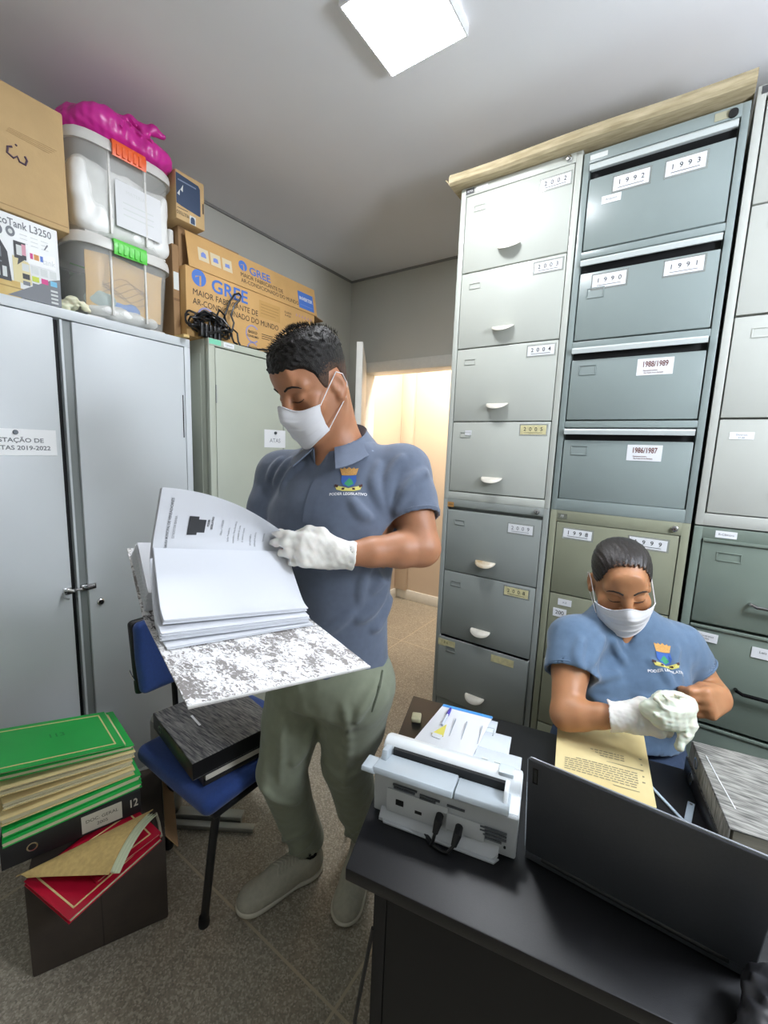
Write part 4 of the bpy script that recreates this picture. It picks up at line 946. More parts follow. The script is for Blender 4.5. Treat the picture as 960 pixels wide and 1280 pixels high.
# ---- yellowed document, tools, grey streaked files
yel = mat('yellowed_paper', 'e0cf9a', .75, col2='d3bd83', nscale=6); yel2 = mat('yellowed_paper_pale', 'e8dcb4', .75); prn = mat('typed_text', '8b8268', .8)
Ty = frame((-.15, 1.00, ZD), (.975, .222, 0), (-.222, .975, 0))
dc = MB(); dz = .020
o_ = [V((-.192, 1.168, ZD + dz)), V((.006, 1.242, ZD + dz)), V((.044, .990, ZD + dz)), V((-.150, .940, ZD + dz))]
def bil(u, v, k=0): return o_[0] * (1 - u) * (1 - v) + o_[1] * u * (1 - v) + o_[2] * u * v + o_[3] * (1 - u) * v + V((0, 0, k))
db = empty('document_bundle', (-.06, 1.03, ZD), 'yellowed typed paper bundle on the desk, between the laptop lid and the seated person', 'papers')
dc.prism([tuple(bil(u, v, -dz + .0005)) for u, v in ((0.01, .01), (.99, .01), (.99, .99), (.01, .99))], (0, 0, dz - .004), yel2); dc.build('page_block', db)
dc = MB(); dc.grid(lambda u, v: bil(u, v, .002 + .003 * math.sin(u * 3 + v * 2)), 8, 8, yel, .002); tp = dc.build('top_sheet', db)
dc = MB(); rnd = random.Random(3)
def strip(u0, u1, v, dv, m):
    n = 6
    for i in range(n):
        a_, b_ = u0 + (u1 - u0) * i / n, u0 + (u1 - u0) * (i + 1) / n
        dc.add([bil(a_, v, .0048 + .003 * math.sin(a_ * 3 + v * 2)), bil(b_, v, .0048 + .003 * math.sin(b_ * 3 + v * 2)), bil(b_, v + dv, .0048 + .003 * math.sin(b_ * 3 + v * 2)), bil(a_, v + dv, .0048 + .003 * math.sin(a_ * 3 + v * 2))], [(0, 1, 2, 3)], m)
for j in range(3):
    u = .38 + j * .05
    while u < .72: w_ = rnd.uniform(.02, .06); strip(u, min(u + w_, .74), .42 + .035 * j, .012, prn); u += w_ + .012
strip(.55, .9, .56, .008, prn)
for j in range(7):
    u = .1 if j else .22
    while u < .84: w_ = rnd.uniform(.02, .07); strip(u, min(u + w_, .86), .62 + .032 * j, .012, prn); u += w_ + .012
strip(.03, .045, .02, .95, mat('paper_margin_line', 'b49a86', .8)); strip(.60, .86, .86, .008, prn)
for j in range(5): strip(.90 + .01 * (j % 2), .93, .4 + j * .08, .015, prn)
dc.build('typed_text', tp, smooth=0)
wm = mat('pale_blue_plastic', 'b7c6d3', .3)
k = MB(); T = frame((.062, 1.045, ZD + .003), (.66, -.75, 0), (.75, .66, 0)); k.box(-.045, .055, -.003, .003, -.002, .002, wm, .001, T=T).cyl((.055, 0, 0), (.085, 0, 0), .0016, chrome, 8, T=T); tag(k.build('letter_opener'), 'thin pale blue letter opener with a metal tip, beside the yellowed paper bundle', 'letter opener')
k = MB(); T = frame((.103, 1.045, ZD + .002), (-.12, -1, 0), (1, -.12, 0)); k.box(-.035, .08, -.0065, .0065, -.0015, .0015, wm, .001, T=T).cyl((-.028, 0, .0016), (-.028, 0, .0019), .003, inkgrey, 10, T=T); tag(k.build('blade_holder'), 'flat pale blue blade with a rounded end, beside the grey streaked file', 'blade')

streak = mat('streaked_grey_card', 'a9a79f', .65, col2='5d5c58', nscale=26, stretch=(1, 9, 1), noise=.1)
streak_d = mat('streaked_dark_card', '84827d', .6, col2='36363a', nscale=24, stretch=(1, 10, 1))
def marble(name, c_hi, c_lo, sc_):
    m_ = mat(name, c_lo, .6); nt = m_.node_tree; b_ = nt.nodes['Principled BSDF']; tc_ = nt.nodes.new('ShaderNodeTexCoord'); mp = nt.nodes.new('ShaderNodeMapping'); mp.inputs['Scale'].default_value = (1, 1.5, 1); mp.inputs['Rotation'].default_value = (0, 0, .5)
    n1 = nt.nodes.new('ShaderNodeTexNoise'); n1.inputs['Scale'].default_value = sc_; n1.inputs['Detail'].default_value = 5; n1.inputs['Roughness'].default_value = .65; n1.inputs['Distortion'].default_value = 1.2
    n2 = nt.nodes.new('ShaderNodeTexNoise'); n2.inputs['Scale'].default_value = sc_ * .16; n2.inputs['Detail'].default_value = 2
    nt.links.new(tc_.outputs['Object'], mp.inputs[0]); nt.links.new(mp.outputs[0], n1.inputs['Vector']); nt.links.new(mp.outputs[0], n2.inputs['Vector'])
    a_ = nt.nodes.new('ShaderNodeMath'); a_.operation = 'MULTIPLY_ADD'; nt.links.new(n2.outputs['Fac'], a_.inputs[0]); a_.inputs[1].default_value = .55; nt.links.new(n1.outputs['Fac'], a_.inputs[2])
    r_ = nt.nodes.new('ShaderNodeValToRGB'); e = r_.color_ramp.elements; e[0].position = .72; e[0].color = srgb(c_lo); e[1].position = .80; e[1].color = srgb(c_hi)
    nt.links.new(a_.outputs[0], r_.inputs['Fac']); nt.links.new(r_.outputs['Color'], b_.inputs['Base Color']); return m_
marb = marble('marbled_cover', 'f2f0ef', '8e8884', 85)
def lever_file(T, L_, W_, H_, m_cover, m_spine, label, group=None, closed=False, lab_=None, name='lever_arch_file'):
    "closed lever arch file lying flat: x along the spine, y away, z up; the spine is the face at y=0"
    c = empty(name, T @ V((L_ / 2, W_ / 2, 0)), label, 'file', group)
    b = MB(T); b.box(0, L_, 0, W_, 0, .003, m_cover, .001).box(0, L_, 0, .003, 0, H_, m_spine, .001).box(0, L_, 0, W_, H_ - .003, H_, m_cover, .001)
    if closed: b.box(L_ - .003, L_, .002, W_, .002, H_ - .002, m_spine).box(0, .003, .002, W_, .002, H_ - .002, m_spine)
    b.build('cover', c)
    b = MB(T); b.box(.012, L_ - .012, .012, W_ - .01, .006, H_ - .012, mat('page_edges', 'd8d2c2', .8, noise=.12, nscale=300, stretch=(.1, .1, 4))); b.build('pages', c)
    b = MB(T); b.lathe([(.009, -.0005), (.0125, -.0005), (.0125, .0012), (.009, .0012)], (L_ * .2, 0, H_ / 2), (0, -1, 0), chrome); b.build('finger_ring', c)
    if lab_:
        q = MB(T); lab_(q); q.build('spine_label', c)
    return c
Tg = frame((.094, 1.19, ZD + .0005), (.21, -.978, 0), (.978, .21, 0))
lever_file(Tg @ Tl(0, 0, .0), .262, .30, .040, streak_d, black_plastic, 'dark grey streaked file under the paler one at the right end of the desk', 'grey streaked files at the right of the desk')
Tg2 = frame((.100, 1.186, ZD + .041), (.19, -.98, 0), (.98, .19, 0))
c = lever_file(Tg2, .262, .32, .045, streak, streak, 'pale grey streaked file on top of the other at the right end of the desk', 'grey streaked files at the right of the desk')
q = MB(Tg2); q.tube([(.05, .016, .0455), (.13, .020, .0458), (.205, .026, .0455)], .0012, paper, 5); q.build('cover_edge_strip', c, props={'label': 'thin white edge strip'})
# dark crumpled bag at the right edge
s = SD(); bc = V((.165, .640, ZD))
s.ell(bc + V((.03, .02, .045)), (.05, .06, .045), None, .02).ell(bc + V((.02, -.03, .035)), (.045, .05, .035), None, .02)
s.raw(lambda P: .006 * noise3(P, 70, 21) + .003 * noise3(P, 190, 22), s.lo, s.hi, op='w')
tag(solid('crumpled_bag', s, .004, [mat('dark_grey_bag', '3a3a3c', .35, noise=.2, nscale=60)], post=lambda v: np.column_stack([v[:, 0], v[:, 1], np.maximum(v[:, 2], ZD + .001)])), 'dark crumpled bag at the right edge, beside the laptop lid', 'bag')

# power cord dangling in front of the desk
k = MB(); k.tube([V(p) for p in ((-.37, .56, .60), (-.39, .54, .40), (-.385, .545, .20), (-.40, .53, .10), (-.425, .55, .04), (-.455, .60, .006), (-.44, .66, .006), (-.40, .64, .006), (-.385, .58, .006), (-.38, .50, .006))], .004, black_plastic, 8); tag(k.build('power_cord'), 'thin black power cord on the floor at the left foot of the desk', 'cord')

# ------------------------------------------------------------------ blue chair with files on it
blue = mat('blue_upholstery', '24417f', .85, noise=.06, nscale=120, bump=.15, bscale=700, sheen=.2); shellm = mat('chair_black_shell', '131314', .5)
ch = empty('office_chair', (-1.19, .84, 0), 'blue upholstered visitor chair with black legs beside the standing person, files on its seat', 'chair')
s = SD(); s.rbox((-1.200, .845, .432), (.205, .225, .030), .028, None, .01).ell((-1.20, .845, .440), (.18, .20, .026), None, .03)
solid('seat', s, .006, [blue], ch)
b = MB(); b.box(-1.37, -1.0, .65, 1.04, .386, .402, shellm, .006); b.build('seat_pan', ch)
Tbk = frame((-1.445, .86, .745), (0, 1, 0), (-.12, 0, 1))
s = SD(); s.rbox(Tbk @ V((0, 0, .012)), (.205, .125, .022), .020, Tbk, .01); s.ell(Tbk @ V((0, 0, .024)), (.19, .115, .020), Tbk, .03)
solid('backrest', s, .006, [blue], ch)
s = SD(); s.rbox(Tbk @ V((0, 0, -.014)), (.21, .13, .014), .012, Tbk, .01); bs = solid('backrest_shell', s, .007, [shellm], ch)
b = MB()
for y_ in (.80, .90): b.tube([V((-1.33, y_, .395)), V((-1.41, y_, .41)), V((-1.462, y_, .47)), V((-1.47, y_, .62)), V((-1.463, y_, .68))], .010, shellm, 10)
b.build('back_support', ch)
for x_, y_, ex, ey in ((-1.035, .685, -1.052, .640), (-1.035, 1.005, -1.03, 1.05), (-1.345, .715, -1.39, .715), (-1.34, 1.005, -1.375, 1.05)):
    b = MB(); b.tube([V((x_, y_, .392)), V((x_ * .7 + ex * .3, y_ * .7 + ey * .3, .30)), V((ex, ey, .012))], .0125, shellm, 12); l_ = b.build('leg', ch)
    b = MB(); b.lathe([(0, 0), (.016, 0), (.017, .012), (.014, .03)], (ex, ey, .0005), (0, 0, 1), shellm, 14); b.build('rubber_foot', l_)
b = MB(); b.tube([V((-1.47, .648, .70)), V((-1.455, .640, .705)), V((-1.44, .640, .69)), V((-1.436, .646, .675))], .003, chrome, 6); b.build('hook', ch)
Tc1 = frame((-1.345, .700, .4725), (.985, -.17, 0), (.17, .985, 0))
lever_file(Tc1, .30, .25, .036, mat('black_file_card', '1b1b1d', .5), black_plastic, 'black file with pale papers on the blue chair seat, under the dark streaked file', None, False)
Tc2 = frame((-1.375, .672, .510), (.986, -.165, 0), (.165, .986, 0))
lever_file(Tc2, .325, .285, .055, streak_d, black_plastic, 'dark grey streaked lever arch file on top of the files on the blue chair', None, True)
q = MB(Tc2); q.box(.10, .17, .085, .092, .0552, .0558, paper); tag(q.build('paper_strip'), 'thin pale paper strip on the dark streaked file on the chair', 'paper strip')

# ------------------------------------------------------------------ box of old files bottom left
bxd = mat('dark_carton', '3d342c', .8, noise=.12, nscale=12, bump=.2, bscale=60)
d1 = V((.44, .898, 0)); Tk = frame((-1.305, .285, 0), d1, V((-.898, .44, 0)))
bx = empty('cardboard_box', Tk @ V((.17, .16, 0)), 'dark worn cardboard box on the floor under the pile of green folders', 'box')
b = MB(Tk); b.box(0, .335, 0, .33, .001, .296, bxd, .006); b.build('carton', bx)
b = MB(Tk); b.box(.165, .168, -.0012, .002, .01, .29, mat('carton_seam', '2e2721', .8)); b.prism([(.34, .0, .29), (.34, .33, .29), (.37, .33, .24), (.37, .0, .24)], (-.004, 0, .002), card_d); b.build('flap', bx)
redm = mat('red_folder', 'b3122f', .35, noise=.05, nscale=20); gold = mat('gold_border', 'd9c58a', .5); kraft = mat('kraft_card', 'b89d62', .85, noise=.1, nscale=90, bump=.1, bscale=200); pagey = mat('old_pages', 'cfc7a4', .8, noise=.12, nscale=250, stretch=(.15, .15, 5)); greenm = mat('green_folder', '1fa546', .35, noise=.04, nscale=10); creamf = mat('cream_folder', 'd8c48c', .7, noise=.08, nscale=12)
def folder(name, T, L_, W_, H_, m_, label, grp, border=True, pages=True, m_low=None, wob=0, cat='folder', txt=None):
    c = empty(name, T @ V((L_ / 2, W_ / 2, 0)), label, cat, grp)
    b = MB(T)
    def top(u, v): return (u * L_, v * W_, H_ - .001 + wob * math.sin(u * 5 + 1) * math.sin(v * 3))
    b.grid(top, 10, 6, m_, .0014); b.grid(lambda u, v: (u * L_, v * W_, .0018), 6, 4, m_low or m_, .0014)
    b.box(-.0008, .0008, 0, W_, .0005, H_ - .001, m_) if not pages else None
    b.build('cover', c)
    if pages:
        b = MB(T); n = max(2, int(H_ / .006)); rr_ = random.Random(len(name) + int(L_ * 1000))
        for i in range(n):
            z0 = .002 + (H_ - .0055) * i / n; z1_ = .002 + (H_ - .0055) * (i + .86) / n; b.box(rr_.uniform(.0, .006), L_ - rr_.uniform(-.004, .008), rr_.uniform(.001, .007), W_ - .004, z0, z1_, pagey)
        b.build('pages', c)
    if border:
        b = MB(T); z_ = H_ - .0004 + abs(wob)
        for x0_, x1_, y0_, y1_ in ((.02, L_ - .02, .018, .022), (.02, L_ - .02, W_ - .022, W_ - .018), (.02, .024, .018, W_ - .018), (L_ - .024, L_ - .02, .018, W_ - .018)): b.box(x0_, x1_, y0_, y1_, z_ - .0006, z_ + .0005, gold)
        if txt: b.text(txt, .03, T and Tl(L_ * .52, W_ * .58, z_ + .0004), mat('green_folder_ink', '138038', .4), bold=.01)
        b.build('printed_border', c)
    return c
GP = 'old folders piled on the dark box'
folder('red_folder', frame((-1.105, .318, .297), (-.16, .985, .0), (-.985, -.16, .02)), .255, .20, .014, redm, 'red folder with a pale border, its front corner poking out under the kraft folder', GP)
folder('red_folder', frame((-1.145, .395, .312), (-.02, .995, .03), (-.995, -.02, .02)), .175, .16, .008, redm, 'small red folder showing a shiny corner at the right of the curled kraft folder', GP, border=True)
kf = empty('kraft_folder', (-1.2, .42, .32), 'curled kraft-brown folder lying over the red folders, in front of the black file', 'folder', GP)
b = MB(); A_, B_, C_, D_ = V((-1.305, .272, .338)), V((-1.228, .588, .342)), V((-1.285, .290, .328)), V((-1.098, .408, .334))
def kr(u, v):
    p = A_ * (1 - u) * (1 - v) + B_ * u * (1 - v) + C_ * (1 - u) * v + D_ * u * v
    return p + V((0, 0, .045 * math.sin(v * PI * .80) * (.25 + .75 * u)))
b.grid(kr, 20, 14, kraft, .0016); b.build('cover', kf)
b = MB()
for k_ in range(4): b.grid(lambda u, v, k_=k_: kr(.93 + u * .075 + .006 * k_, .10 + v * .86) + V((.003 * k_, .004 * k_, -.004 - .0035 * k_)), 3, 16, mat('pale_green_pages', 'c9cfae', .7), .001)
b.build('inner_pages', kf)
b = MB(); b.tube([V((-1.225, .595, .325)), V((-1.19, .585, .322)), V((-1.145, .568, .314))], .004, mat('metal_fastener', 'a8a08a', .4, .3), 6); b.build('fastener', kf)
def bl(q):
    q.box(.175, .275, -.0012, 0, .008, .062, mat('grey_label_paper', 'b5b0a0', .7)); q.text('DOC. GERAL', .014, frame((.225, -.0016, .042), (1, 0, 0), (0, 0, 1)), ink); q.text('2005', .014, frame((.225, -.0016, .024), (1, 0, 0), (0, 0, 1)), ink)
    q.text('12', .036, frame((.305, -.0016, .04), (1, 0, 0), (0, 0, 1)), mat('grey_label_paper'), squash=.7, bold=.02)
Tbf = frame((-1.352, .255, .3385), (.30, .953, 0), (-.953, .30, 0))
lever_file(Tbf, .325, .27, .072, mat('black_file_card'), mat('black_file_card'), 'black lever arch file with a written spine label, in the pile under the green folders', GP, lab_=bl)
def pileT(x, y, z, dx, dy, tilt): return frame((x, y, z), V((dx, dy, -tilt)), V((-dy, dx, 0)))
folder('green_folder', pileT(-1.335, .258, .4145, .22, .975, .01), .325, .235, .016, greenm, 'green folder directly on the black lever arch file in the pile', GP, False)
folder('green_folder', pileT(-1.345, .262, .4340, .21, .975, .02), .325, .235, .018, greenm, 'green folder second above the black lever arch file, under the cream bundles', GP, False)
folder('cream_folder', pileT(-1.352, .262, .4652, .20, .975, .06), .312, .235, .020, creamf, 'cream folder lowest of the cream bundles, on the lower green folders', GP, False, wob=.004)
folder('cream_folder', pileT(-1.362, .270, .5010, .19, .975, .11), .305, .23, .022, creamf, 'cream folder in the middle of the cream bundles, between the green folders', GP, False, wob=.004)
folder('cream_folder', pileT(-1.362, .262, .5457, .17, .975, .17), .325, .235, .020, creamf, 'cream folder topmost of the cream bundles, right under the upper green folders', GP, False, wob=.003)
folder('green_folder', pileT(-1.372, .268, .5830, .16, .957, .22), .325, .24, .014, greenm, 'upper green folder just under the top one of the pile', GP, True)
folder('green_folder', pileT(-1.374, .252, .6020, .15, .957, .235), .318, .235, .010, greenm, 'topmost green folder with a yellow border line and faint writing', GP, True, txt='113')
# bits of metal shelving behind the pile
ml = mat('bare_metal', 'a9a9a2', .35, .6)
b = MB(); T = frame((-1.40, .86, .0925), (.84, .54, 0), (-.54, .84, 0)); b.box(-.1, .16, -.02, .02, -.09, -.06, ml, .002, T=T).box(-.1, .22, -.055, -.028, -.09, -.072, ml, .002, T=T); tag(b.build('metal_rails'), 'two pale metal rails on the floor between the folder pile and the chair', 'metal rails')
b = MB(); b.lathe([(0, .0), (.05, 0), (.052, .01), (.052, .40), (.048, .415), (0, .418)], (-1.545, .80, .001), (0, 0, 1), ml, 28); tag(b.build('metal_canister'), 'tall bare metal canister standing behind the right end of the folder pile', 'canister')
# ------------------------------------------------------------------ people: helpers
def march(sd, o, d, t0=0.0, t1=4.0, off=0.0):
    "walk along a ray to the surface of a solid; arrays of origins"
    o = np.atleast_2d(np.array(o, dtype=np.float32)); d = np.atleast_2d(np.array(d, dtype=np.float32)); d = np.broadcast_to(d / np.linalg.norm(d, axis=1, keepdims=True), o.shape)
    t = np.full(len(o), t0, dtype=np.float32)
    for _ in range(70):
        v = sd(o + d * t[:, None]); t = t + np.clip(v, -.05, .1) * .75
        t = np.minimum(t, t1)
    return o + d * (t - off)[:, None]
def seen(sd, px, py, off=0.0, near=.5):
    a = at(px, py, 1.0); return V(march(sd, [tuple(CAM)], [tuple(a - CAM)], near, 3, off)[0])
def curve3(pts, t):
    n = len(pts) - 1; k = min(int(t * n), n - 1); f = t * n - k
    p0 = V(pts[max(k - 1, 0)]); p1 = V(pts[k]); p2 = V(pts[k + 1]); p3 = V(pts[min(k + 2, n)])
    return .5 * ((2 * p1) + (p2 - p0) * f + (2 * p0 - 5 * p1 + 4 * p2 - p3) * f * f + (3 * p1 - p0 - 3 * p2 + p3) * f ** 3)
def folds(sd, lst, near=.6):
    base = list(sd.ops); probe = SD(); probe.ops = base; probe.lo, probe.hi = sd.lo, sd.hi
    segs = []
    for pts, r in lst:
        P3 = [seen(probe, x, y, -r * .45, near) for x, y in pts]; segs.append((P3, r))
    for P3, r in segs:
        Q = []; n0 = len(P3) - 1
        for i in range(n0 * 5 + 1): Q.append(curve3(P3, i / (n0 * 5)))
        P3 = [V(p) for p in march(probe, [tuple(CAM)] * len(Q), [tuple(q - CAM) for q in Q], near, 3, -r * .45)]; n = len(P3)
        for i in range(n - 1):
            ra = r * (.3 + .7 * math.sin(PI * (i + .5) / n)); rb = r * (.3 + .7 * math.sin(PI * (i + 1.5) / n)); sd.cone(P3[i], P3[i + 1], ra, rb, .016)
def drape(sd, T, vs, off=.0012, start=.05):
    o = np.array([tuple(T @ V((x, y, start))) for x, y, *_ in vs]); d = np.array(tuple(-(T.to_3x3() @ V((0, 0, 1)))))
    return march(sd, o, d, 0, .2, off)
HEAD = {'m': [(-.122, 0, .060, .020, .020), (-.112, 0, .056, .036, .036), (-.092, 0, .044, .050, .050), (-.062, 0, .022, .061, .069), (-.03, 0, .006, .068, .084), (0, 0, -.002, .072, .092), (.03, 0, -.004, .0755, .097), (.058, 0, -.006, .077, .098), (.085, 0, -.008, .073, .089), (.105, 0, -.010, .061, .071), (.119, 0, -.012, .042, .047), (.127, 0, -.014, .018, .02)],
        'f': [(-.116, 0, .058, .016, .018), (-.106, 0, .055, .030, .033), (-.088, 0, .044, .045, .048), (-.060, 0, .022, .057, .067), (-.03, 0, .006, .066, .082), (0, 0, -.002, .070, .090), (.03, 0, -.004, .073, .095), (.058, 0, -.006, .0745, .096), (.085, 0, -.008, .071, .088), (.105, 0, -.010, .060, .071), (.119, 0, -.012, .042, .047), (.127, 0, -.014, .018, .02)]}
def headframe(c, fwd, roll=0):
    f = V(fwd).normalized(); x = f.cross(V((0, 0, 1))).normalized(); z = x.cross(f); m_ = Matrix((x, f, z)).transposed().to_4x4()
    m_ = m_ @ Matrix.Rotation(R(roll), 4, 'Y'); m_.translation = V(c); return m_
def head(sd, T, s, g):
    L_ = lambda x, y, z: tuple(T @ V((x * s, y * s, z * s)))
    sd.loft(T, [tuple(v * s for v in r) for r in HEAD[g]], .02, cap=.008)
    for q in (-1, 1):
        sd.ell(L_(q * .046, .060, -.022), (.024 * s, .022 * s, .024 * s), T, .02)
        sd.cone(L_(q * .012, .086, .030), L_(q * .048, .070, .032), .0085 * s, .008 * s, .018)
    sd.ell(L_(0, .083, .062), (.040 * s, .010 * s, .028 * s), T, .02)
    for q in (-1, 1):
        sd.ell(L_(q * .031, .096, .008), (.019 * s, .014 * s, .012 * s), T, .014, 's')
        sd.ell(L_(q * .0315, .0745, .006), (.0165 * s, .0145 * s, .0125 * s), T, .005)
        sd.cone(L_(q * .018, .0885, -.0005), L_(q * .045, .080, -.0015), .0022 * s, .002 * s, .004)     # lower lid
        sd.cone(L_(q * .020, .0915, .0165), L_(q * .046, .080, .0165), .0016 * s, .0014 * s, .004, 's')  # crease of the upper lid
    sd.chain([L_(0, .086, .026), L_(0, .098, .002), L_(0, .110, -.022)], [.0075 * s, .0095 * s, .0125 * s], .016)
    for q in (-1, 1): sd.ell(L_(q * .0125, .098, -.028), (.009 * s, .011 * s, .008 * s), T, .008)
    sd.ell(L_(0, .089, -.060), (.024 * s, .010 * s, .0075 * s), T, .008); sd.ell(L_(0, .088, -.071), (.020 * s, .010 * s, .0075 * s), T, .008)
    sd.cone(L_(-.020, .099, -.0655), L_(.020, .099, -.0655), .0015, .0015, .004, 's'); sd.ell(L_(0, .083, -.102), (.022 * s, .015 * s, .015 * s), T, .02)
    for q in (-1, 1):
        E = T @ Matrix.Rotation(R(q * 18), 4, 'Z') @ Matrix.Rotation(R(-12), 4, 'X')
        c = L_(q * .0775, -.012, -.002)
        sd.ell(c, (.0085 * s, .019 * s, .031 * s), E, .008); sd.ell(L_(q * .0855, -.009, .002), (.006 * s, .011 * s, .019 * s), E, .005, 's'); sd.ell(L_(q * .080, -.004, -.028), (.006 * s, .009 * s, .009 * s), E, .008)
        sd.cone(L_(q * .080, -.026, .012), L_(q * .081, -.022, -.018), .0035 * s, .003 * s, .004); sd.cone(L_(q * .079, -.004, .026), L_(q * .080, -.026, .012), .0035 * s, .0035 * s, .004); sd.ell(L_(q * .076, .004, -.004), (.005 * s, .006 * s, .008 * s), E, .006)
def local(T, s, P):
    Ti = np.array(T.inverted(), dtype=np.float32); return (np.asarray(P, dtype=np.float32) @ Ti[:3, :3].T + Ti[:3, 3]) / s
hairm = mat('black_hair', '17130f', .5, noise=.3, nscale=180, bump=.6, bscale=420, spec=.35)
hairshort = mat('short_shaved_hair', '4a3527', .75, noise=.25, nscale=300, bump=.3, bscale=700)
hairsl = mat('slick_dark_hair', '2a2421', .32, noise=.3, nscale=90, bump=.35, bscale=160, stretch=(3, 1, 3))
maskm = mat('white_mask_fabric', 'e9e8ea', .85, bump=.08, bscale=900)
browm = mat('eyebrow_hair', '241a14', .8, bump=.3, bscale=900)
def face_bits(person, T, s, body):
    for q in (-1, 1):
        b = MB()
        pts = [(q * .013, .031), (q * .024, .0365), (q * .036, .037), (q * .046, .032), (q * .052, .027)]
        ww = [.0042, .0046, .0042, .003, .0015]
        o = np.array([tuple(T @ V((x * s, .16 * s, z * s))) for x, z in pts]); hit = march(body, o, np.array(tuple(-(T.to_3x3() @ V((0, 1, 0))))), 0, .2, -.0004)
        b.tube([V(h) for h in hit], [w_ * s * .62 for w_ in ww], browm, 8); b.build('eyebrow', person)
        b = MB(); pts = [(q * .017, .0015), (q * .025, -.0015), (q * .033, -.0025), (q * .041, -.001), (q * .047, .0025)]
        o = np.array([tuple(T @ V((x * s, .16 * s, z * s))) for x, z in pts]); hit = march(body, o, np.array(tuple(-(T.to_3x3() @ V((0, 1, 0))))), 0, .2, 0)
        b.tube([V(h) for h in hit], [.0008, .0013, .0015, .0013, .0008], browm, 6); b.build('eyelashes', person)
def mask(person, T, s, top=.012, drop=0):
    def f(u, v):
        a = (u - .5) * 2; th = a * R(63); c = math.cos(th); sn = math.sin(th)
        nose = math.exp(-(a / .28) ** 2)
        zt = (-.020 + (top + .014) * nose); zb = -.104 - .018 * math.exp(-(a / .5) ** 2) + .016 * a * a
        z = zt * (1 - v) + zb * v
        w_ = .0860 - .013 * v; F_ = .1075 + .022 * math.exp(-((v - .22) / .26) ** 2) * (.35 + .65 * nose) + .004 * math.sin(v * PI) - .010 * max(0, v - .72) / .28
        saw = .0022 * (1 - ((v * 4.2) % 1.0)) * (1 - a ** 6)
        return T @ V(((w_ + .002) * sn * s, (.012 + (F_ - .012 + saw) * c ** .8) * s if c > 0 else .012 * s, z * s))
    b = MB(); b.grid(f, 44, 40, maskm, .0011)
    mk = b.build('face_mask', person, smooth=60, props={'label': 'white face mask'})
    b = MB(); b.tube([f(u_ / 30, 0) + T.to_3x3() @ V((0, .0006, .0004)) for u_ in range(31)], .0014, maskm, 6); b.tube([f(u_ / 30, 1) for u_ in range(31)], .0012, maskm, 6); b.build('hem', mk)
    for q in (0, 1):
        sg = -1 if q == 0 else 1; p0 = f(q, .03); p1 = f(q, .97); e = lambda x, y, z: T @ V((sg * x * s, y * s, z * s))
        b = MB(); b.tube([p0, e(.081, .004, .018), e(.0845, -.012, .030), e(.084, -.030, .018), e(.0835, -.034, -.008), e(.0815, -.016, -.036), p1], .0012, maskm, 6); b.build('ear_loop', mk)
def hand(sd, T, side, curl, s=1.0, fat=1.0, thumb=None, spread=6, k=.010):
    "wrist at the origin, fingers along +Y, back of the hand +Z, thumb towards side*X"
    X = [.031, .0105, -.0105, -.030]; Ln = [.078, .088, .081, .064]; Y0 = [.090, .093, .089, .081]; Rr = [.0092, .0095, .0090, .0080]
    P = lambda x, y, z: tuple(T @ V((x * s, y * s, z * s)))
    for i in range(4): sd.cone(P(side * X[i] * .62, .004, 0), P(side * X[i], Y0[i], .001), .0165 * s * fat, .0125 * s * fat, .016)
    sd.ell(P(side * .024, .036, -.010), (.019 * s * fat, .034 * s, .014 * s * fat), T, .014); sd.ell(P(-side * .024, .036, -.008), (.014 * s, .034 * s, .012 * s), T, .014)
    for i in range(4):
        a = 0; p = V((side * X[i], Y0[i], 0)); pts = [P(*p)]; rs = [Rr[i] * 1.12 * s * fat]; yaw = R(spread * (1.5 - i) / 1.5) * side
        for j, fr_ in enumerate((.46, .30, .24)):
            a += R(curl[i][j]); d = V((math.sin(yaw) * math.cos(a), math.cos(yaw) * math.cos(a), -math.sin(a))); p = p + d * Ln[i] * fr_; pts.append(P(*p)); rs.append(Rr[i] * (1.0, .93, .80)[j] * s * fat)
        sd.chain(pts, rs, k)
    th = thumb or [(.026, .022, -.006), (.046, .050, -.014), (.056, .080, -.018), (.058, .104, -.018)]
    sd.chain([P(side * x, y, z) for x, y, z in th], [.0145 * s * fat, .0125 * s * fat, .0108 * s * fat, .0085 * s * fat], .012)
skin_m = mat('skin_brown', 'b07a58', .48, sss=.25, noise=.07, nscale=16, bump=.06, bscale=350)
skin_f = mat('skin_tan', 'b8825a', .46, sss=.25, noise=.07, nscale=16, bump=.06, bscale=350)
polo = mat('polo_slate_blue', '5f697b', .9, noise=.04, nscale=60, bump=.12, bscale=900, sheen=.3)
tee = mat('tshirt_blue_grey', '5d758f', .92, noise=.05, nscale=60, bump=.12, bscale=900, sheen=.3)
chino = mat('chino_sage', '878d78', .92, noise=.04, nscale=40, bump=.12, bscale=700, sheen=.2)
jeans = mat('dark_jeans', '34435c', .9, noise=.15, nscale=120, bump=.15, bscale=700)
shoe_m = mat('shoe_khaki_knit', 'b3af9d', .85, bump=.3, bscale=420, noise=.06, nscale=80); sole_m = mat('shoe_sole', 'cdc8b6', .7, bump=.1, bscale=200); sock_m = mat('sock_dark', '34352f', .9)
glovem = mat('latex_glove_white', 'e3dfd6', .5, sss=.15, noise=.03, nscale=40, bump=.12, bscale=90); glove2 = mat('latex_glove_greenish', 'dfe3cf', .42, sss=.25, noise=.04, nscale=40, bump=.1, bscale=90)
emb_o = mat('emblem_orange', 'd9a35c', .8, noise=.15, nscale=400); emb_b = mat('emblem_blue', '3f66b0', .8); emb_g = mat('emblem_green', '3f9a6a', .8); emb_y = mat('emblem_yellow', 'd8cf72', .8); emb_k = mat('emblem_dark', '4b2f2a', .8); emb_w = mat('emblem_white', 'e6e6e8', .8)
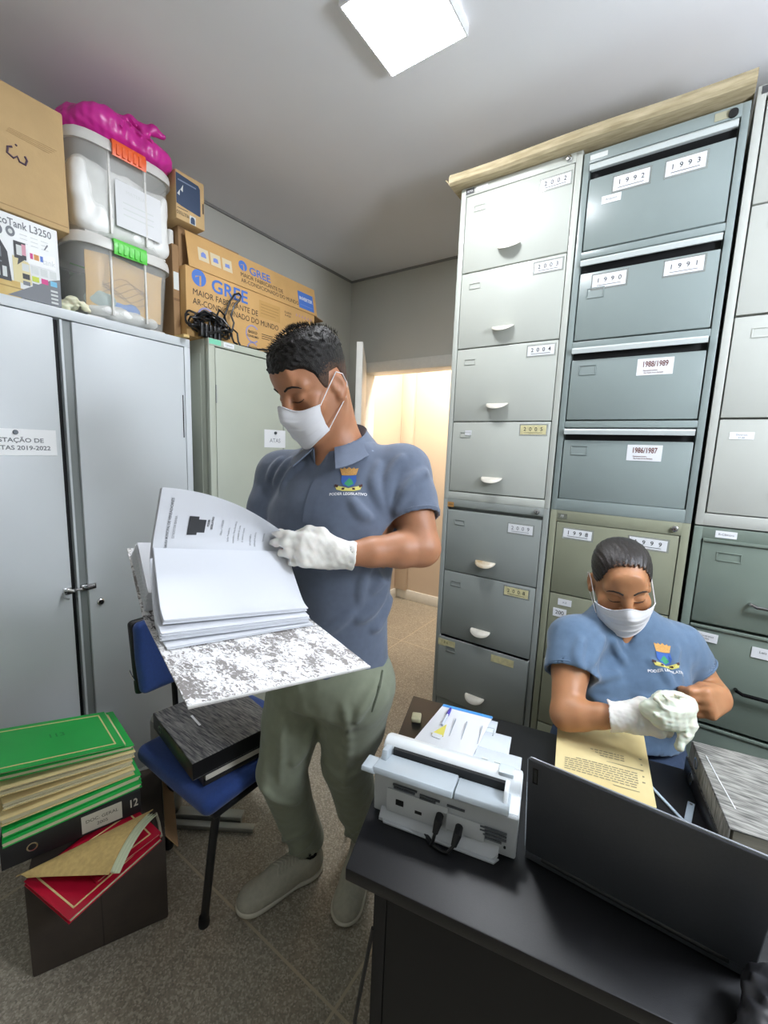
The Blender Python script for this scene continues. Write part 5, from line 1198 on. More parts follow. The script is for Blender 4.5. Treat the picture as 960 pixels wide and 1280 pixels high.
def emblem(person, sd, T, s=1.0, name='chest_emblem'):
    "mural crown, shield and ribbon embroidered on the chest, words underneath; x to the wearer's left, y up"
    b = MB()
    def plate(poly, m, lift):
        c = (sum(p[0] for p in poly) / len(poly), sum(p[1] for p in poly) / len(poly)); n = len(poly); vs = [c]; K = 3
        for r_ in range(1, K + 1): vs += [(c[0] + (p[0] - c[0]) * r_ / K, c[1] + (p[1] - c[1]) * r_ / K) for p in poly]
        fs = [(0, 1 + k, 1 + (k + 1) % n) for k in range(n)]
        for r_ in range(K - 1): fs += [(1 + r_ * n + k, 1 + (r_ + 1) * n + k, 1 + (r_ + 1) * n + (k + 1) % n, 1 + r_ * n + (k + 1) % n) for k in range(n)]
        b.add([V(p) for p in drape(sd, T, [(x * s, y * s) for x, y in vs], .0014 + lift)], fs, m)
    plate([(-.016, .012), (-.006, .011), (.006, .011), (.016, .012), (.021, .029), (.015, .025), (.011, .030), (.006, .026), (.0, .031), (-.006, .026), (-.011, .030), (-.015, .025), (-.021, .029)], emb_o, 0)
    plate([(-.0165, .011), (-.006, .010), (.006, .010), (.0165, .011), (.0165, -.004), (.012, -.014), (.0, -.018), (-.012, -.014), (-.0165, -.004)], emb_b, .0002)
    plate([(-.010, -.010), (-.004, -.002), (.001, .004), (.007, -.001), (.011, -.010), (.0, -.017)], emb_g, .0004)
    plate([(-.030, -.013), (-.020, -.020), (.0, -.022), (.020, -.020), (.030, -.013), (.026, -.024), (.012, -.028), (-.012, -.028), (-.026, -.024)], emb_y, .0003)
    for q in (-1, 1):
        plate([(q * .030, -.010), (q * .022, -.013), (q * .024, -.019), (q * .031, -.016)], emb_k, .0005); plate([(q * .014, -.020), (q * .008, -.020), (q * .009, -.025), (q * .015, -.025)], emb_k, .0005)
    vs, fs = text_geo('PODER LEGISLATIVO', .0088 * s, bold=.03); b.add([V(p) for p in drape(sd, T, [(x, y - .0355 * s, 0) for x, y, z in vs], .0026)], fs, emb_w)
    return b.build(name, person, smooth=0, props={'label': 'embroidered city crest with crown, shield and PODER LEGISLATIVO'})
def cuffcut(sd, c, d, r, ln=.12):
    "hollow the end of a sleeve or trouser leg so that it reads as an opening"
    c = V(c); d = V(d).normalized(); sd.cone(c - d * .005, c + d * ln, r, r, .003, 's')
def planecut(sd, c, d, rad):
    "cut a solid flat beyond the plane through c facing d, only within rad of c"
    c = A3(c); d = A3(V(d).normalized())
    def f(P):
        q = P - c; return np.maximum(-(q @ d), np.linalg.norm(q - d * rad * .9, axis=1) - rad)
    sd.put(f, c - 2 * rad, c + 2 * rad, .004, 's')
# ------------------------------------------------------------------ the standing man
MX = V((.982, .19, 0)).normalized(); MF = V((.19, -.982, 0)).normalized()
Hc = at(414, 838, 1.255); Nc = at(424, 556, 1.175)
LSh = at(504, 590, 1.17); RSh = at(352, 594, 1.30)
man = empty('person', (-.84, .98, 0), 'standing person in a slate polo shirt, mask and gloves, holding an open binder', 'person')
ms = 1.01
TH = headframe(at(394, 485, 1.10), (-.12, -.86, -.50), 0)
def TorsoT(a, b, xdir):
    z = (b - a).normalized(); x = (xdir - z * xdir.dot(z)).normalized(); y = z.cross(x); m_ = Matrix((x, y, z)).transposed().to_4x4(); m_.translation = a; return m_
TT = TorsoT(Hc, Nc, -MX)        # x to his right, y forward
LT = (Nc - Hc).length
def torso_rows(rows, o=0): return [(f * LT, cx, cy, rx - o, ry - o) for f, cx, cy, rx, ry in rows]
MT = [(-.14, 0, -.004, .176, .128), (.06, 0, .0, .172, .126), (.25, 0, .004, .165, .124), (.45, 0, .008, .172, .128), (.63, 0, .010, .186, .132), (.76, 0, .004, .190, .122), (.87, 0, -.006, .168, .100), (.95, 0, -.012, .115, .078), (1.02, 0, -.014, .078, .066)]
LE = at(527, 685, 1.09); LW = at(428, 693, 1.01)
RE = at(318, 706, 1.235); RW = V((-.94, .60, 1.065))
LH = at(350, 684, .980)
body = SD()
head(body, TH, ms, 'm')
nk0 = TH @ V((0, -.022, -.05)); nk1 = Nc + V((0, 0, -.02))
body.cone(nk0, nk1, .061, .066, .03); body.cone(nk1, nk1 + V((0, 0, -.06)), .066, .08, .03)
for q in (-1, 1): body.cone(TH @ V((q * .062, -.012, -.045)), Nc + MF * .045 - MX * q * .012 + V((0, 0, -.02)), .014, .012, .02)
body.loft(TT, torso_rows([r for r in MT if .0 < r[0] < 1.0], .016), .03)
body.cone(Nc + V((0, 0, -.055)), LSh + V((0, 0, -.004)), .045, .05, .04).cone(Nc + V((0, 0, -.055)), RSh, .045, .05, .04)
def arm(sd, S_, E_, W_, ru, re, rw, mid):
    sd.chain([S_, S_.lerp(E_, .45), E_], [ru * 1.0, ru * 1.03, re], .03)
    el = E_.lerp(W_, .28); sd.chain([E_, el, E_.lerp(W_, .65), W_], [re * .97, mid, mid * .80, rw], .02)
arm(body, LSh, LE, LW, .056, .046, .0265, .0455); arm(body, RSh, RE, RW, .056, .045, .0265, .044)
body.cone(LW, LW.lerp(LH, .12), .025, .022, .01); body.cone(RW, RW + V((.012, -.012, .0)), .025, .022, .01)
RHip = Hc - MX * .092 + V((0, 0, -.02)); LHip = Hc + MX * .092 + V((0, 0, -.02))
RAn = V((-.920, .948, .10)); LAn = V((-.785, 1.104, .10))
RKn = at(352, 962, 1.33); LKn = at(433, 950, 1.34)
for a, b_, c in ((RHip, RKn, RAn), (LHip, LKn, LAn)): body.chain([a + V((0, 0, -.05)), b_, c, c + V((0, 0, -.03))], [.066, .050, .034, .034], .03)
solid('body', body, .0042, [skin_m], man, lo=None)
face_bits(man, TH, ms, body)
mask(man, TH, ms, top=.010)

# hair: short and brushed up on top, faded at the sides
hs = SD(); grow = [.001, .001, .001, .001, .0015, .002, .0035, .006, .010, .014, .017, .018]
rows = []
for (z, cx, cy, rx, ry), g_ in zip(HEAD['m'], grow): rows.append(((z + (g_ * .75 if z > .08 else 0)) * ms, 0, (cy + (g_ * .25 if z > .05 else 0)) * ms, (rx + g_ * .85) * ms, (ry + g_ * .95) * ms))
hs.loft(TH, rows, .01, cap=.012)
def hl(P):
    q = local(TH, ms, P); ax = np.abs(q[:, 0]); y = q[:, 1]
    zl = np.interp(y, [-.12, -.075, -.05, -.038, -.028, .002, .010, .020, .030, .040, .056, .068, .12], [-.062, -.060, -.035, .015, .034, .034, .012, -.004, .010, .045, .064, .072, .078])
    zl = np.where(y > .05, zl - .004 * (ax < .05), zl)
    return (zl - q[:, 2]) * ms
hs.raw(hl, hs.lo, hs.hi, .012, op='i')
def tex(P):
    q = local(TH, ms, P); top_ = np.clip((q[:, 2] - .055) / .03, 0, 1); return (.0030 * noise3(P, 420, 31) + .0014 * noise3(P, 200, 32)) * top_ + .0006 * noise3(P, 500, 33)
hs.raw(tex, hs.lo, hs.hi, op='w')
def pk(fc):
    q = local(TH, ms, fc); lim = np.interp(q[:, 1], [-.1, -.05, 0, .03, .05], [.028, .042, .055, .040, .0]); return ((q[:, 2] + rng.normal(0, .007, len(q))) < lim).astype(int)
hair = solid('hair', hs, .0030, [hairm, hairshort], man, pick=pk, relax=0)
hb = MB()         # loose strands standing off the top
r_ = random.Random(12)
for k in range(900):
    th = r_.uniform(0, 2 * PI); ph = r_.uniform(.0, 1.05); d = V((math.sin(ph) * math.cos(th), math.sin(ph) * math.sin(th) * 1.1, math.cos(ph)))
    o = march(hs, [tuple(TH @ (V((0, 0, .03)) + d * .2))], [tuple(-(TH.to_3x3() @ d))], 0, .3, -.002)[0] if k < 0 else None
    p = V((d.x * .098, -.006 + d.y * .112, .04 + d.z * .108)) * ms
    if p.y > .05 * ms and p.z < .115 * ms: continue
    t = (d + V((r_.uniform(-.5, .5), r_.uniform(-.1, .9), r_.uniform(-.3, .3)))).normalized(); ln = r_.uniform(.007, .014); w_ = .0011; sd_ = t.orthogonal().normalized() * w_; s2 = t.cross(sd_)
    bse = [TH @ (p + sd_), TH @ (p - sd_ * .5 + s2 * .87), TH @ (p - sd_ * .5 - s2 * .87)]; hb.add(bse + [TH @ (p + t * ln)], [(0, 1, 3), (1, 2, 3), (2, 0, 3)], hairm)
hb.build('hair_strands', hair, smooth=0)

# polo shirt
sh = SD(); sh.loft(TT, torso_rows(MT, 0), .03, cap=.006)
sh.cone(Nc + V((0, 0, -.050)), LSh + V((0, 0, .0)), .058, .066, .05).cone(Nc + V((0, 0, -.050)), RSh + V((0, 0, .0)), .058, .066, .05)
LS2 = LSh.lerp(LE, .60); RS2 = RSh.lerp(RE, .60)
sh.chain([LSh, LSh.lerp(LE, .35), LS2], [.069, .071, .070], .04); sh.chain([RSh, RSh.lerp(RE, .35), RS2], [.069, .069, .067], .04)
sh.ell(Hc.lerp(Nc, .66) + MF * .070, (.15, .06, .10), TT, .06)
# folds as the photo shows them: from the left armpit, across the chest, over the hem
folds(sh, [([(478, 636), (470, 618), (468, 600), (474, 580)], .009), ([(486, 634), (484, 612), (490, 590), (503, 572)], .009), ([(496, 640), (506, 618), (520, 598), (532, 590)], .008), ([(462, 648), (450, 640), (440, 625)], .007),
    ([(345, 605), (352, 590), (362, 575)], .006), ([(352, 612), (364, 592), (378, 580)], .006), ([(336, 600), (342, 586), (352, 574)], .005),
    ([(484, 720), (476, 745), (462, 765), (448, 775)], .009), ([(488, 745), (478, 770), (466, 786)], .009), ([(486, 700), (478, 722), (466, 738)], .007), ([(470, 690), (455, 720), (450, 750)], .006), ([(440, 765), (420, 782), (405, 790)], .007)])
sh.raw(lambda P: .0012 * noise3(P * A3((1, 1, .4)), 34, 41) + .0006 * noise3(P, 90, 42), sh.lo, sh.hi, op='w')
dl = (LE - LSh).normalized(); dr = (RE - RSh).normalized()
planecut(sh, LS2 + dl * .004, dl, .12); planecut(sh, RS2 + dr * .004, dr, .11)
cuffcut(sh, LS2 + dl * .004, dl, .060, .03); cuffcut(sh, RS2 + dr * .004, dr, .058, .03)
upv = (Nc - Hc).normalized()
planecut(sh, Hc - upv * .02, -upv, .30)
sh.cone(Nc + upv * .06, Nc + upv * -.05, .068, .066, .004, 's')
vtop = Nc + MF * .075 - MX * .022
sh.cone(vtop, vtop - upv * .085 + MF * .03, .036, .006, .004, 's'); sh.cone(vtop + MF * .03, vtop - upv * .08 + MF * .06, .036, .006, .004, 's')
shirt = solid('polo_shirt', sh, .0052, [polo], man, props={'label': 'slate blue polo shirt with an embroidered crest'})
# collar, placket, cuffs
cb_ = MB()
def collar(u, v):
    a = (u - .5) * R(312); fr_ = abs(u - .5) * 2; d = -MF * math.cos(a) + MX * math.sin(a)
    tip = max(0, (fr_ - .72) / .28); drop = .030 + .010 * tip; out_ = .013 + .016 * (1 if v > .25 else v / .25)
    c = Nc + V((0, 0, -.012)) + MF * .010 * fr_
    c = c + upv * (.036 * math.cos(a) - .006)
    if v < .25: k = v / .25; return c + d * (.070 + .005 * k) + upv * (.000 + .044 * k)
    k = (v - .25) / .75; return c + d * (.075 + .036 * k + .016 * tip * k) + upv * (.044 - (drop + .012) * k ** .9) - MX * math.copysign(.012 * tip * k, u - .5) * -1
cb_.grid(collar, 56, 12, polo, .0028); cb_.build('collar', shirt)
pb_ = MB(); hit = march(sh, [tuple(Hc.lerp(Nc, .86 - .02 * i) + MF * .3 + MX * x_) for i in range(9) for x_ in (-.014, .014)], [tuple(-MF)], 0, .5, .0025)
pb_.add([V(h) for h in hit], [(2 * i, 2 * i + 1, 2 * i + 3, 2 * i + 2) for i in range(8)], polo); pb_.build('placket', shirt)
for S_, d_, r0 in ((LS2, dl, .0705), (RS2, dr, .068)):
    b = MB(); u = d_.orthogonal().normalized(); w_ = d_.cross(u)
    b.tube([S_ + d_ * .001 + (u * math.cos(t_ * PI / 18) + w_ * math.sin(t_ * PI / 18)) * (r0 - .002) for t_ in range(36)], .0028, polo, 6, closed=True); b.build('sleeve_hem', shirt)
ep = V(seen(sh, 436, 600)); en = V(seen(sh, 446, 600)) - V(seen(sh, 426, 600)); eu = V(seen(sh, 436, 588)) - V(seen(sh, 436, 614)); Te = frame(ep, en, eu)
emblem(man, sh, Te, 1.15)

# trousers
pt = SD()
pt.ell(Hc + V((0, 0, .0)), (.170, .128, .12), TT, .04); pt.loft(TT, [(f_, 0, .002, .166, .120) for f_ in (-.08, 0, .06, .10)], .03)
pt.chain([RHip, RHip.lerp(RKn, .5), RKn, RKn.lerp(RAn, .55), RAn + V((0, 0, .03))], [.103, .094, .076, .064, .060], .04)
pt.chain([LHip, LHip.lerp(LKn, .5), LKn, LKn.lerp(LAn, .55), LAn + V((0, 0, .03))], [.103, .096, .078, .066, .062], .04)
folds(pt, [([(390, 905), (380, 935), (366, 955)], .010), ([(330, 985), (348, 1000), (372, 1002)], .008), ([(335, 1035), (352, 1048), (380, 1040)], .008), ([(345, 1058), (365, 1064), (388, 1052)], .007), ([(410, 1035), (430, 1042), (452, 1034)], .008), ([(472, 850), (455, 880), (445, 900)], .009), ([(430, 880), (436, 930), (432, 980)], .007), ([(405, 950), (425, 968), (450, 962)], .008), ([(355, 900), (352, 940), (350, 980)], .006)], .8)
pt.raw(lambda P: .0026 * noise3(P * A3((1, 1, .5)), 38, 51) + .001 * noise3(P, 120, 52), pt.lo, pt.hi, op='w')
for A_, K_ in ((RAn, RKn), (LAn, LKn)):
    d = (A_ - K_).normalized(); planecut(pt, A_ - d * .022, d, .085); cuffcut(pt, A_ - d * .022, d, .050, .05)
trou = solid('trousers', pt, .0058, [chino], man, props={'label': 'sage green chinos'})
pk_ = MB(); P_ = [seen(pt, x, y, .002, .8) for x, y in ((478, 838), (474, 858), (468, 878), (465, 890))]; pk_.tube(P_, [.003, .0045, .004, .0015], mat('chino_pocket_shade', '5c6252', .95), 6); pk_.build('pocket_seam', trou)
# shoes
def shoe(An, heel, toe, nm):
    d = (V(toe) - V(heel)); d.z = 0; L_ = d.length; d.normalize(); rt = V((d.y, -d.x, 0)); T = Matrix((rt, d, V((0, 0, 1)))).transposed().to_4x4(); T.translation = V(heel)
    c = MB()
    s = SD(); g = lambda x, y, z: tuple(T @ V((x, y, z)))
    s.ell(g(0, L_ * .16, .05), (.036, .048, .052), T, .03).ell(g(.002, L_ * .50, .038), (.042, .085, .048), T, .04).ell(g(.003, L_ * .76, .032), (.046, .066, .038), T, .03).ell(g(.002, L_ * .88, .026), (.036, .036, .026), T, .03)
    s.chain([V(g(0, L_ * .19, .060)), V(g(0, L_ * .21, .074))], [.040, .041], .03); s.cone(g(0, L_ * .30, .074), g(.001, L_ * .55, .056), .034, .036, .03)
    s.cone(g(0, L_ * .20, .085), g(0, L_ * .20, .16), .036, .036, .004, 's'); s.raw(lambda P: .013 - P[:, 2], s.lo, s.hi, op='i')
    up_ = solid('shoe', s, .0038, [shoe_m], man, props={'label': 'khaki knit sneaker'})
    so = SD(); so.ell(g(0, L_ * .16, .018), (.042, .050, .020), T, .03).ell(g(.002, L_ * .5, .016), (.043, .10, .019), T, .04).ell(g(.003, L_ * .76, .018), (.051, .070, .020), T, .03).ell(g(.003, L_ * .87, .018), (.042, .042, .019), T, .03)
    so.raw(lambda P: np.maximum(.0015 - P[:, 2], P[:, 2] - .026 - .004 * np.sin(P[:, 0] * 30)), so.lo, so.hi, op='i'); solid('sole', so, .004, [sole_m], up_)
    b = MB(); probe = s
    for j in range(6):
        y_ = L_ * (.36 + .042 * j); pts = []
        o = [g(-.024 + .048 * i / 8, y_ + .006 * math.cos(i / 8 * PI * 2), .2) for i in range(9)]; hit = march(probe, o, [(0, 0, -1)], 0, .3, .001); b.tube([V(h) for h in hit], .0026, mat('lace_pale', 'c4c0ae', .8), 6)
    b.build('laces', up_)
    b = MB(); b.tube([V(An) + V((0, 0, -.06)), V(An) + V((0, 0, -.01)), V(An) + V((0, 0, .05))], [.041, .041, .041], sock_m, 20); b.build('sock', man)
shoe(RAn, RAn + V((.030, .050, -.10)), (-.990, .722, 0), 'r')
shoe(LAn, LAn + V((-.022, .062, -.10)), (-.700, .888, 0), 'l')
# gloved hands
lz = V((.55, -.76, .30)); ly = (LH - LW).normalized(); TLh = frame(LW + ly * .006, ly.cross((lz - ly * lz.dot(ly)).normalized()), ly)
gl_ = SD(); hand(gl_, TLh, 1, [(6, 20, 14), (14, 26, 18), (24, 32, 20), (36, 38, 24)], .98, .98, [(.022, .020, -.006), (.046, .048, -.008), (.050, .080, -.016), (.040, .106, -.024)], 3)
gl_.cone(LW - ly * .028, LW + ly * .01, .0365, .030, .012); gl_.raw(lambda P: .0008 * noise3(P, 170, 61) + .0006 * noise3(P, 330, 62), gl_.lo, gl_.hi, op='w')
gd = -ly; planecut(gl_, LW - ly * .024, gd, .06); cuffcut(gl_, LW - ly * .024, gd, .0300, .03)
g_ = solid('glove', gl_, .0026, [glovem], man, props={'label': 'white latex glove holding the page'})
ry_ = V((.62, -.70, .10)).normalized(); TRh = frame(RW, ry_.cross(V((0, 0, -1))).normalized(), ry_)
gr_ = SD(); hand(gr_, TRh, -1, [(8, 8, 6), (8, 8, 6), (8, 8, 6), (8, 8, 6)], 1.0, 1.06, [(.024, .02, .0), (.052, .045, -.004), (.066, .070, -.010), (.07, .09, -.02)], 8)
gr_.cone(RW - ry_ * .04, RW + ry_ * .01, .032, .030, .012); solid('glove', gr_, .0034, [glovem], man, props={'label': 'white latex glove under the binder'})
# ------------------------------------------------------------------ the open binder in the standing person's hands
TBn = frame((-.522, .303, 1.116), (.283, .952, -.117), (-.955, .29, .057))
bi = empty('open_binder', TBn @ V((.16, .28, 0)), 'open marbled black and white binder with white printed pages, held by the standing person', 'binder')
b = MB(TBn); b.box(0, .322, 0, .262, -.003, 0, marb, .0008).box(0, .322, 0, .004, -.0034, .0004, mat('board_edge', 'cfcdc8', .7), .0005); b.build('front_cover', bi)
spm = marble('marbled_spine_shade', 'c9c7c6', '2a2a2c', 70)  # shade on the spine put into the colour: darker copy of the cover marble
b = MB(TBn); b.box(0, .322, .262, .338, -.003, .0, spm, .0008); b.build('spine', bi)
b = MB(TBn); b.prism([(0, .338, -.003), (0, .578, .072), (0, .578, .075), (0, .338, 0)], (.322, 0, 0), spm if False else marb, bev=.0006); b.build('back_cover', bi)
b = MB(TBn); b.box(.06, .26, .285, .318, .0005, .004, chrome, .001)
for x_ in (.12, .20): b.tube([(x_, .285, .004), (x_, .278, .035), (x_, .292, .062), (x_, .308, .062), (x_, .322, .035), (x_, .315, .004)], .0022, chrome, 8)
b.box(.02, .055, .292, .312, .0005, .010, black_plastic, .002); b.tube([(.03, .302, .01), (.012, .302, .03)], .003, black_plastic, 6)
b.build('ring_mechanism', bi)
def curve(pts, t):
    n = len(pts) - 1; k = min(int(t * n), n - 1); f = t * n - k
    p0 = V(pts[max(k - 1, 0)]); p1 = V(pts[k]); p2 = V(pts[k + 1]); p3 = V(pts[min(k + 2, n)])
    return .5 * ((2 * p1) + (p2 - p0) * f + (2 * p0 - 5 * p1 + 4 * p2 - p3) * f * f + (3 * p1 - p0 - 3 * p2 + p3) * f ** 3)
def leafset(name, prL, prR, x0, x1, th, n, m, nv=16, jit=.002):
    b = MB(TBn); rr_ = random.Random(hash(name) % 97 if False else n)
    for i in range(n):
        off = -th * i / n; jx = rr_.uniform(-jit, jit); jy = rr_.uniform(-jit, jit)
        def f(u, v):
            p = curve(prL, v).lerp(curve(prR, v), u); return (x0 + (x1 - x0) * u + jx, p.x + jy * (1 - v), p.y + off * (1 - .4 * v))
        b.grid(f, 10, nv, m, .0007)
    return b.build(name, bi)
mid_paper = mat('page_white', 'dfe1e5', .75)
leafset('page_stack', [(.175, .006), (.22, .004), (.27, .02), (.30, .06)], [(.195, .006), (.23, .004), (.27, .02), (.30, .06)], .010, .308, .004, 3, mid_paper)
leafset('page_stack', [(.198, .022), (.25, .032), (.30, .075), (.338, .118)], [(.205, .020), (.25, .030), (.30, .070), (.338, .112)], .004, .301, .014, 9, mid_paper)
leafset('page_stack', [(.214, .040), (.25, .052), (.31, .100), (.350, .136)], [(.220, .034), (.25, .044), (.31, .090), (.352, .126)], .010, .303, .010, 7, mid_paper)
b = MB(TBn)
for i in range(12): b.prism([(.004 + .0015 * (i % 3), .345, .006 + .0032 * i), (.004 + .0015 * (i % 3), .545 - .004 * i, .066 + .0036 * i), (.004 + .0015 * (i % 3), .545 - .004 * i, .0686 + .0036 * i), (.004 + .0015 * (i % 3), .345, .0086 + .0032 * i)], (.297, 0, 0), mid_paper)
b.build('page_stack', bi, smooth=0)
PL = [(.352, .110), (.352, .150), (.340, .200), (.325, .262)]; PRt = [(.350, .112), (.372, .135), (.362, .158), (.326, .168)]
def page(u, v, k=0):
    p = curve(PL, v).lerp(curve(PRt, v), u ** 1.15); q = V((.008 + .295 * u - .012 * u * v, p.x, p.y + .020 * math.sin(u * PI) * v))
    return q
rp = MB(TBn)
for i in range(6): rp.grid(lambda u, v: page(u, v) + V((.0006 * i * (1 if i % 2 else -1), .0012 * i, -.0008 * i)), 22, 18, mid_paper, .0006)
rpo = rp.build('raised_pages', bi)
def onpage(u, v, off=.0012):
    p = page(u, v); du = page(min(u + .01, 1), v) - page(max(u - .01, 0), v); dv = page(u, min(v + .01, 1)) - page(u, max(v - .01, 0)); nn = du.cross(dv).normalized()
    if (TBn.to_3x3() @ nn).dot(CAM - TBn @ p) < 0: nn = -nn
    return p + nn * off
tx = MB(TBn); W_, H_ = .295, .18
def ptxt(s_, x, y, size, m=inkgrey, bold=0, sq=1.0):
    vs, fs = text_geo(s_, size, 0, 'CENTER', sq, bold); tx.add([onpage(min(max((x - gy) / W_, 0), 1), min(max((y + gx) / H_, .02), .98)) for gx, gy, gz in vs], fs, m)
def pblock(x0, x1, y0, y1, m):
    n = 4; vs = [onpage((x0 + (x1 - x0) * i / n) / W_, (y0 + (y1 - y0) * j / n) / H_) for i in range(n + 1) for j in range(n + 1)]
    tx.add(vs, [(i * 5 + j, i * 5 + 5 + j, i * 5 + 6 + j, i * 5 + 1 + j) for i in range(n) for j in range(n)], m)
ptxt('CÂMARA MUNICIPAL DE VEREADORES', .024, .095, .0072, inkgrey, .02); ptxt('ESTADO DA BAHIA', .036, .095, .0068)
pblock(.062, .082, .075, .125, mat('stamp_black', '3a3b3d', .7)); pblock(.082, .098, .082, .118, mat('stamp_black')); ptxt('PODER', .104, .11, .0062, ink, .03); ptxt('LEGISLATIVO', .112, .11, .0062, ink, .03)
for x_, y_, t_ in ((.135, .10, 'Ofício nº 018/2009'), (.152, .08, 'Senhor Presidente,'), (.165, .09, 'encaminho a Vossa Excelência'), (.176, .09, 'a prestação de contas'), (.187, .085, 'do exercício anterior,'), (.206, .07, 'para apreciação e'), (.218, .075, 'deliberação do plenário.'), (.240, .09, 'Atenciosamente,')): ptxt(t_, x_, y_, .0062)
tx.build('printed_text', rpo, smooth=0)
# ------------------------------------------------------------------ the seated woman
WX = V((.965, .26, 0)).normalized(); WF = V((.26, -.965, 0)).normalized()       # her left, her front
wo = empty('person', (-.06, 1.42, .0), 'seated person in a blue-grey V-neck shirt and mask, pulling on a glove', 'person')
ws = .95
WH = headframe(at(775, 729, 1.22), (.34, -.94, -.36), 7)
wN = at(778, 764, 1.275); wHc = V((-.06, 1.44, .56))
wLS = at(847, 806, 1.285); wRS = at(716, 800, 1.215)
WT = TorsoT(wHc, wN, -WX); wL = (wN - wHc).length
WRW = [(-.10, 0, .0, .185, .135), (.08, 0, .008, .180, .135), (.28, 0, .016, .170, .128), (.48, 0, .018, .172, .125), (.65, 0, .012, .178, .120), (.78, 0, .002, .178, .105), (.88, 0, -.006, .150, .085), (.95, 0, -.010, .100, .070), (1.02, 0, -.012, .066, .060)]
wr = lambda rows, o=0: [(f * wL, cx, cy, rx - o, ry - o) for f, cx, cy, rx, ry in rows]
wRE = at(708, 893, 1.10); wRW = at(775, 896, 1.03)
wLE = at(890, 866, 1.27); wLW = at(902, 873, 1.13)
bw = SD(); head(bw, WH, ws, 'f')
n0 = WH @ V((0, -.022, -.05)); bw.cone(n0, wN + V((0, 0, -.02)), .052, .054, .03); bw.cone(wN + V((0, 0, -.02)), wN + V((0, 0, -.08)), .056, .075, .03)
bw.loft(WT, [(h_, cx, cy - (.03 if h_ < .4 * wL else 0), rx - (.045 if h_ < .4 * wL else .014), ry - (.045 if h_ < .4 * wL else .014)) for h_, cx, cy, rx, ry in wr([r for r in WRW if r[0] < 1.0])], .03)
bw.cone(wN + V((0, 0, -.035)), wLS, .048, .044, .04).cone(wN + V((0, 0, -.035)), wRS, .048, .044, .04)
arm(bw, wLS, wLE, wLW, .046, .037, .024, .036); arm(bw, wRS, wRE, wRW, .045, .037, .024, .036)
LHd = (at(862, 890, 1.015) - wLW).normalized(); lz_ = V((.75, -.55, .35)); TLw = frame(wLW + LHd * .004, LHd.cross((lz_ - LHd * lz_.dot(LHd)).normalized()), LHd)
hand(bw, TLw, 1, [(48, 55, 35), (58, 62, 40), (64, 66, 42), (68, 68, 44)], .95, 1.0, [(.022, .020, -.010), (.034, .050, -.024), (.026, .080, -.040), (.014, .098, -.052)], 2)
wRHip = wHc - WX * .09 + V((0, .0, .0)); wLHip = wHc + WX * .09
wRK = V((-.09, 1.03, .60)); wLK = V((.13, 1.05, .615))
for a, b_, c in ((wRHip, wRK, V((-.10, 1.10, .10))), (wLHip, wLK, V((.13, 1.14, .10)))): bw.chain([a, b_, c], [.075, .05, .035], .03)
solid('body', bw, .0042, [skin_f], wo)
face_bits(wo, WH, ws, bw); mask(wo, WH, ws, top=.006)
hs = SD(); grow = [.001, .001, .001, .001, .002, .003, .0035, .004, .004, .0045, .005, .005]
hs.loft(WH, [(z * ws + (g_ * ws if z > .1 else 0), 0, cy * ws, (rx + g_) * ws, (ry + g_) * ws) for (z, cx, cy, rx, ry), g_ in zip(HEAD['f'], grow)], .01, cap=.008)
def hlw(P):
    q = local(WH, ws, P); ax = np.abs(q[:, 0]); y = q[:, 1]
    a_ = np.arctan2(q[:, 0], q[:, 2] - .01); zl = .0016 * np.sin(a_ * 61 + 2 * np.sin(a_ * 9)) + .0012 * np.sin(a_ * 143) + np.where(y > .004, np.interp(ax, [0, .028, .044, .055, .063, .070], [.104, .101, .088, .068, .044, .024]), np.interp(y, [-.12, -.08, -.06, -.045, -.03, .0, .012, .026, .04, .055, .075, .12], [-.055, -.055, -.03, .01, .034, .036, .020, .030, .054, .082, .106, .120])); return (zl - q[:, 2]) * ws
hs.raw(hlw, hs.lo, hs.hi, .010, op='i')
def strands(P):
    q = local(WH, ws, P); a = np.arctan2(q[:, 0], q[:, 2] - .01); return .0010 * np.sin(a * 46 + 3 * np.sin(q[:, 1] * 40)) + .0006 * np.sin(a * 91 + 1.7)
hs.raw(strands, hs.lo, hs.hi, op='w')
bun = WH @ V((0, -.118, .03)); hs.ell(bun, (.042, .032, .040), WH, .02)
def pkw(fc):
    q = local(WH, ws, fc); y = q[:, 1]; zl = np.where(y > .004, np.interp(np.abs(q[:, 0]), [0, .028, .044, .055, .063, .070], [.104, .101, .088, .068, .044, .024]), -.2); return ((q[:, 2] - zl + rng.normal(0, .004, len(q))) < .0055).astype(int)
solid('hair', hs, .0028, [hairsl, mat('hairline_brown', '6b4a35', .6, noise=.2, nscale=300)], wo, relax=0, pick=pkw)
# T-shirt
ts = SD(); ts.loft(WT, wr(WRW), .03, cap=.006)
ts.cone(wN + V((0, 0, -.035)), wLS, .058, .058, .05).cone(wN + V((0, 0, -.035)), wRS, .058, .058, .05)
wl2 = wLS.lerp(wLE, .52); wr2 = wRS.lerp(wRE, .45)
ts.chain([wLS, wLS.lerp(wLE, .3), wl2], [.060, .062, .062], .04); ts.chain([wRS, wRS.lerp(wRE, .3), wr2], [.060, .064, .066], .04)
for i in (-1, 1): ts.ell(wHc.lerp(wN, .56) + WX * i * .075 + WF * .095, (.085, .075, .085), WT, .05)
ts.ell(wHc.lerp(wN, .2) + WF * .07, (.15, .10, .10), WT, .06)
folds(ts, [([(728, 838), (722, 822), (726, 800)], .009), ([(734, 850), (752, 846), (772, 842)], .007), ([(736, 832), (744, 815), (752, 798)], .006), ([(848, 850), (842, 830), (846, 810)], .008), ([(838, 855), (828, 838), (812, 826)], .006), ([(740, 872), (765, 880), (790, 880)], .008), ([(800, 872), (820, 878), (840, 872)], .007), ([(765, 800), (772, 815), (780, 828)], .005)])
